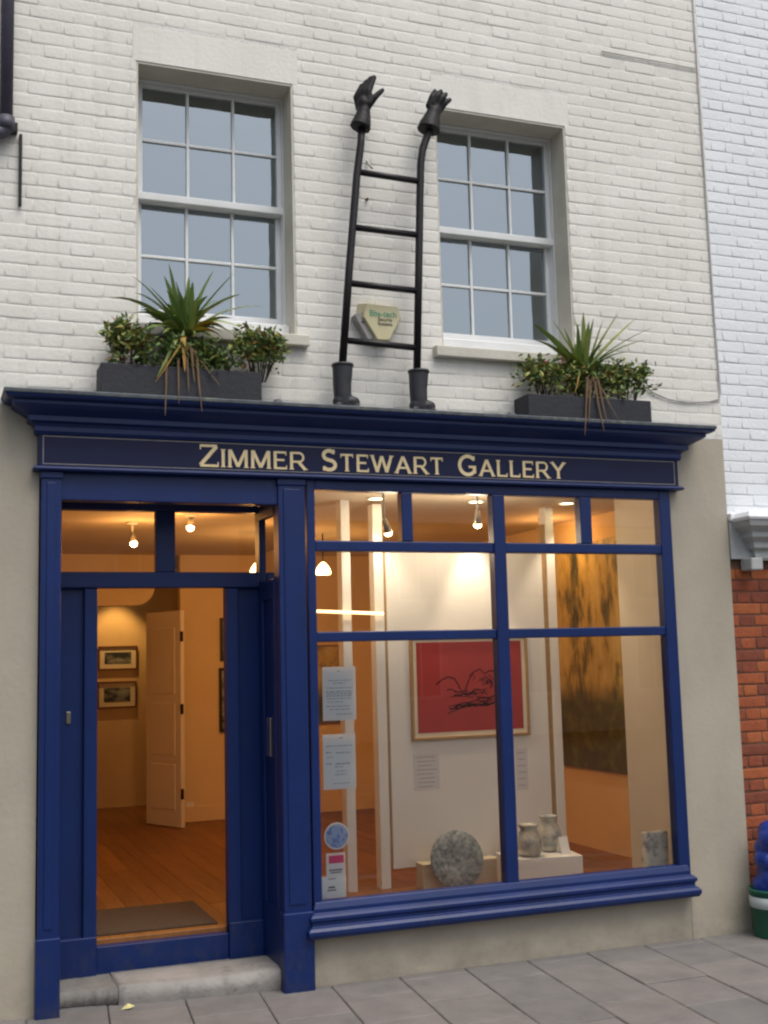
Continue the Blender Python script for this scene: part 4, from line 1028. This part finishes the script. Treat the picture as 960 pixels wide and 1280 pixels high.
def jar(lbl, px_, Y, w_, h_, seed):
    c = P(px_, 1060, Y); k = w_
    J = MB().lathe([(.45 * k, 0), (.78 * k, .05 * h_), (.96 * k, .22 * h_), (1.0 * k, .40 * h_), (.93 * k, .58 * h_), (.74 * k, .73 * h_), (.60 * k, .80 * h_), (.58 * k, .86 * h_), (.72 * k, .96 * h_), (.76 * k, 1.0 * h_), (.68 * k, 1.0 * h_), (.5 * k, .86 * h_), (.8 * k, .5 * h_), (.4 * k, .06 * h_)], (0, 0, 0), 32).build('stoneware_jar', JARM, None, True)
    J.location = (c.x, Y, pz - .001); J.rotation_euler = (0, 0, seed); tag(J, lbl, 'jar')
jar('squat pale stoneware jar with blue belly on the pedestal beside the mullion', 661.5, .60, .088, .195, 1)
jar('taller pale stoneware jar with wide rim on the pedestal beside the folded card', 687, .70, .080, .225, 3)
c = P(704, 1072, .58); ca = MB().poly_prism([(-.035, 0), (0, .105), (.002, .105), (.037, 0), (.033, 0), (.001, .097), (-.031, 0)], (0, 1, 0), (0, 0, 1), (.062, 0, 0), (c.x - .03, .575, pz - .001)).build('folded_card', PAPER, None); tag(ca, 'small folded white card standing on the pedestal beside the jars', 'card')
a, b = P(802, 1040, .13), P(835, 1086, .13); zb = gz0 - .028
mbs = MB().box(-(b.x - a.x) / 2, (b.x - a.x) / 2, -.03, .03, 0, a.z - zb).build('ceramic_slab', MARBLE, None, bevel=.012, seg=3); mbs.location = ((a.x + b.x) / 2, .13, zb - .001); mbs.rotation_euler = (0, 0, R(6)); tag(mbs, 'square marbled grey and white ceramic vessel in the shop window corner', 'ceramic')
dm = MB(); q0, q1, q2 = Pz(125, 1140, FZ), Pz(258, 1130, FZ), Pz(283, 1160, FZ)
dmo = MB().box(oL - .02, q2.x - .02, YD + .14, q0.y, FZ - .001, FZ + .014).build('doormat', MATTEX, None, bevel=.004); tag(dmo, 'dark brown doormat on the wooden floor inside the entrance', 'doormat')

# =================================================================== LAMPS
def downlight(px_, py_, lbl, e=12, cone=75):
    p = Pz(px_, py_, IZ1); T = thing('downlight', lbl, 'downlight', group='recessed downlights over the shop window')
    MB().lathe([(.062, 0), (.062, -.008), (.050, -.012), (.048, -.004), (.048, 0)], (p.x, p.y, IZ1), 28).build('trim_ring', WOODW, T, True)
    MB().lathe([(.044, -.002), (.044, -.006), (.001, -.007)], (p.x, p.y, IZ1), 24).build('lens', BULB, T, True)
    lamp('downlight_light', T, (p.x, p.y, IZ1 - .03), e, (1, .78, .54), .03, cone, (p.x + .02, p.y + .03, 0))
downlight(470, 622, 'round recessed ceiling downlight in front of the white post')
downlight(595, 626, 'round recessed ceiling downlight above the red print', 30, 52)
downlight(708, 628, 'round recessed ceiling downlight beside the woodland painting')
def spot(px_, py_, Y, aim, e, lbl, lc=(1, .46, .13)):
    p = P(px_, py_, Y); T = thing('spotlight', lbl, 'spotlight', group='small ceiling spotlights')
    d = (Vector(aim) - p).normalized(); back = p - d * .09
    MB().tube([back, p - d * .02, p], [.014, .026, .029], 16).build('housing', STEEL, T, True)
    MB().ell(p + d * .002, (.026, .026, .026), 14, 10).build('bulb', BULB, T, True)
    MB().tube([back, (back.x, back.y, IZ1 - .005)], .008, 8).build('arm', WOODW, T, True)
    MB().tube([(back.x, back.y, IZ1 - .018), (back.x, back.y, IZ1 + .002)], .04, 16).build('ceiling_rose', WOODW, T, True)
    lamp('spot_light', T, p + d * .08, e, lc, .05)
spot(167, 679, 2.4, (.9, 1.6, 1.2), 4.5, 'small lit spotlight seen through the fanlight next to the outer pilaster')
spot(238, 659, 1.9, (.9, 1.2, 1.0), 4.5, 'small lit spotlight seen through the fanlight next to the shop window')
spot(485, 665, .62, (2.75, 1.05, 1.1), 3.2, 'small lit spotlight beside the white post, aimed at the screen', (1, .80, .58))
spot(597, 655, .62, (2.9, 1.05, .9), 3.2, 'small lit spotlight hanging behind the middle of the shop window', (1, .80, .58))
spot(681, 665, 1.75, (4.1, 1.9, 1.5), 3, 'small lit spotlight aimed at the woodland painting')
def pend(px_, py_, Y, lbl, e):
    p = P(px_, py_, Y); T = thing('pendant_lamp', lbl, 'lamp', group='glowing glass pendant lamps')
    MB().tube([(p.x, Y, p.z + .06), (p.x, Y, IZ1)], .006, 8).build('cord', IRON, T, True)
    MB().lathe([(.058, -.04), (.064, -.025), (.052, .012), (.028, .045), (.010, .06)], (p.x, Y, p.z), 24).build('shade', BULB2, T, True)
    lamp('pendant_light', T, (p.x, Y, p.z - .09), e, (1, .44, .12), .06)
pend(322, 712, 3.0, 'glowing pendant lamp added for a reflected glow past the right end of the fanlight', 8)  # added lamp, stands in for a reflected glow
pend(404, 712, 3.0, 'glowing pendant lamp seen through shop glass beside the window post', 8)
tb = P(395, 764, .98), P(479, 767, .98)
lt = MB().tube([tb[0], tb[1]], .010, 10).build('reflection_tube', TUBE, None, True); tag(lt, 'thin glowing horizontal line in front of the white posts, a reflection built as a tube', 'lamp')  # bright reflection on the glass, built as a glowing tube
# back room lamp that lights the two photographs
T = thing('spotlight', 'small lit spotlight above the rear framed photographs', 'spotlight', group='small ceiling spotlights')
bp_ = P(150, 752, BY - .35); lz = 2.68
MB().tube([(bp_.x, BY - .35, lz + .08), (bp_.x, BY - .35, lz)], [.03, .04], 14).build('housing', IRON, T, True)
MB().ell((bp_.x, BY - .35, lz), (.034, .034, .02), 12, 8).build('bulb', BULB, T, True)
lamp('spot_light', T, (bp_.x, BY - .35, lz - .04), 16, (1, .56, .18), .03, 80, (bp_.x, BY - .05, 1.2))

# =================================================================== SMALL THINGS IN THE STREET
c = Pz(972, 1163, 0); BK = thing('green_bucket', 'green plastic bucket with pale band against the red brick pier', 'bucket')
rb = .15; bc = (P(971, 1150, -.17).x, -.17, 0.0)
zt = P(948, 1113, -.2).z
MB().lathe([(rb * .86, .0), (rb * .9, .01), (rb, zt - .02), (rb * 1.05, zt - .02), (rb * 1.05, zt), (rb * .97, zt), (rb * .92, zt - .05), (.001, zt - .06)], bc, 36).build('tub', BUCKET, BK, True)
MB().lathe([(rb * 1.0, zt * .62), (rb * 1.015, zt * .625), (rb * 1.03, zt * .84), (rb * 1.01, zt * .845)], bc, 36).build('band', BANDW, BK, True)
g = MB(); zz = zt
for k in range(9):
    rr = random.Random(60 + k); a_ = k * 2.4; q_ = .025; zq = zz - .02 + k * .042
    g.ell((bc[0] + q_ * math.cos(a_), bc[1] + q_ * math.sin(a_), zq), (rr.uniform(.105, .125) * (1 - .03 * k), rr.uniform(.09, .11), rr.uniform(.06, .085)), 12, 8, Matrix.Rotation(rr.uniform(-.6, .6), 3, 'Y'))
bag = g.remesh('blue_bag', BAGB, None, .008, 9); tag(bag, 'crumpled blue plastic bag standing in the green bucket', 'bag')
c = Pz(160, 1258, .03); me = bpy.data.meshes.new('fallen_leaf')
z = gz(c.x) + .002; me.from_pydata([(c.x - .035, c.y, z), (c.x, c.y - .022, z + .006), (c.x + .035, c.y + .006, z + .008), (c.x + .004, c.y + .024, z + .02), (c.x, c.y + .002, z + .026)], [], [(0, 1, 4), (1, 2, 4), (2, 3, 4), (3, 0, 4)])
tag(link('fallen_leaf', me, LEAFY), 'small pale yellow fallen leaf on the pavement before the doorstep', 'leaf')
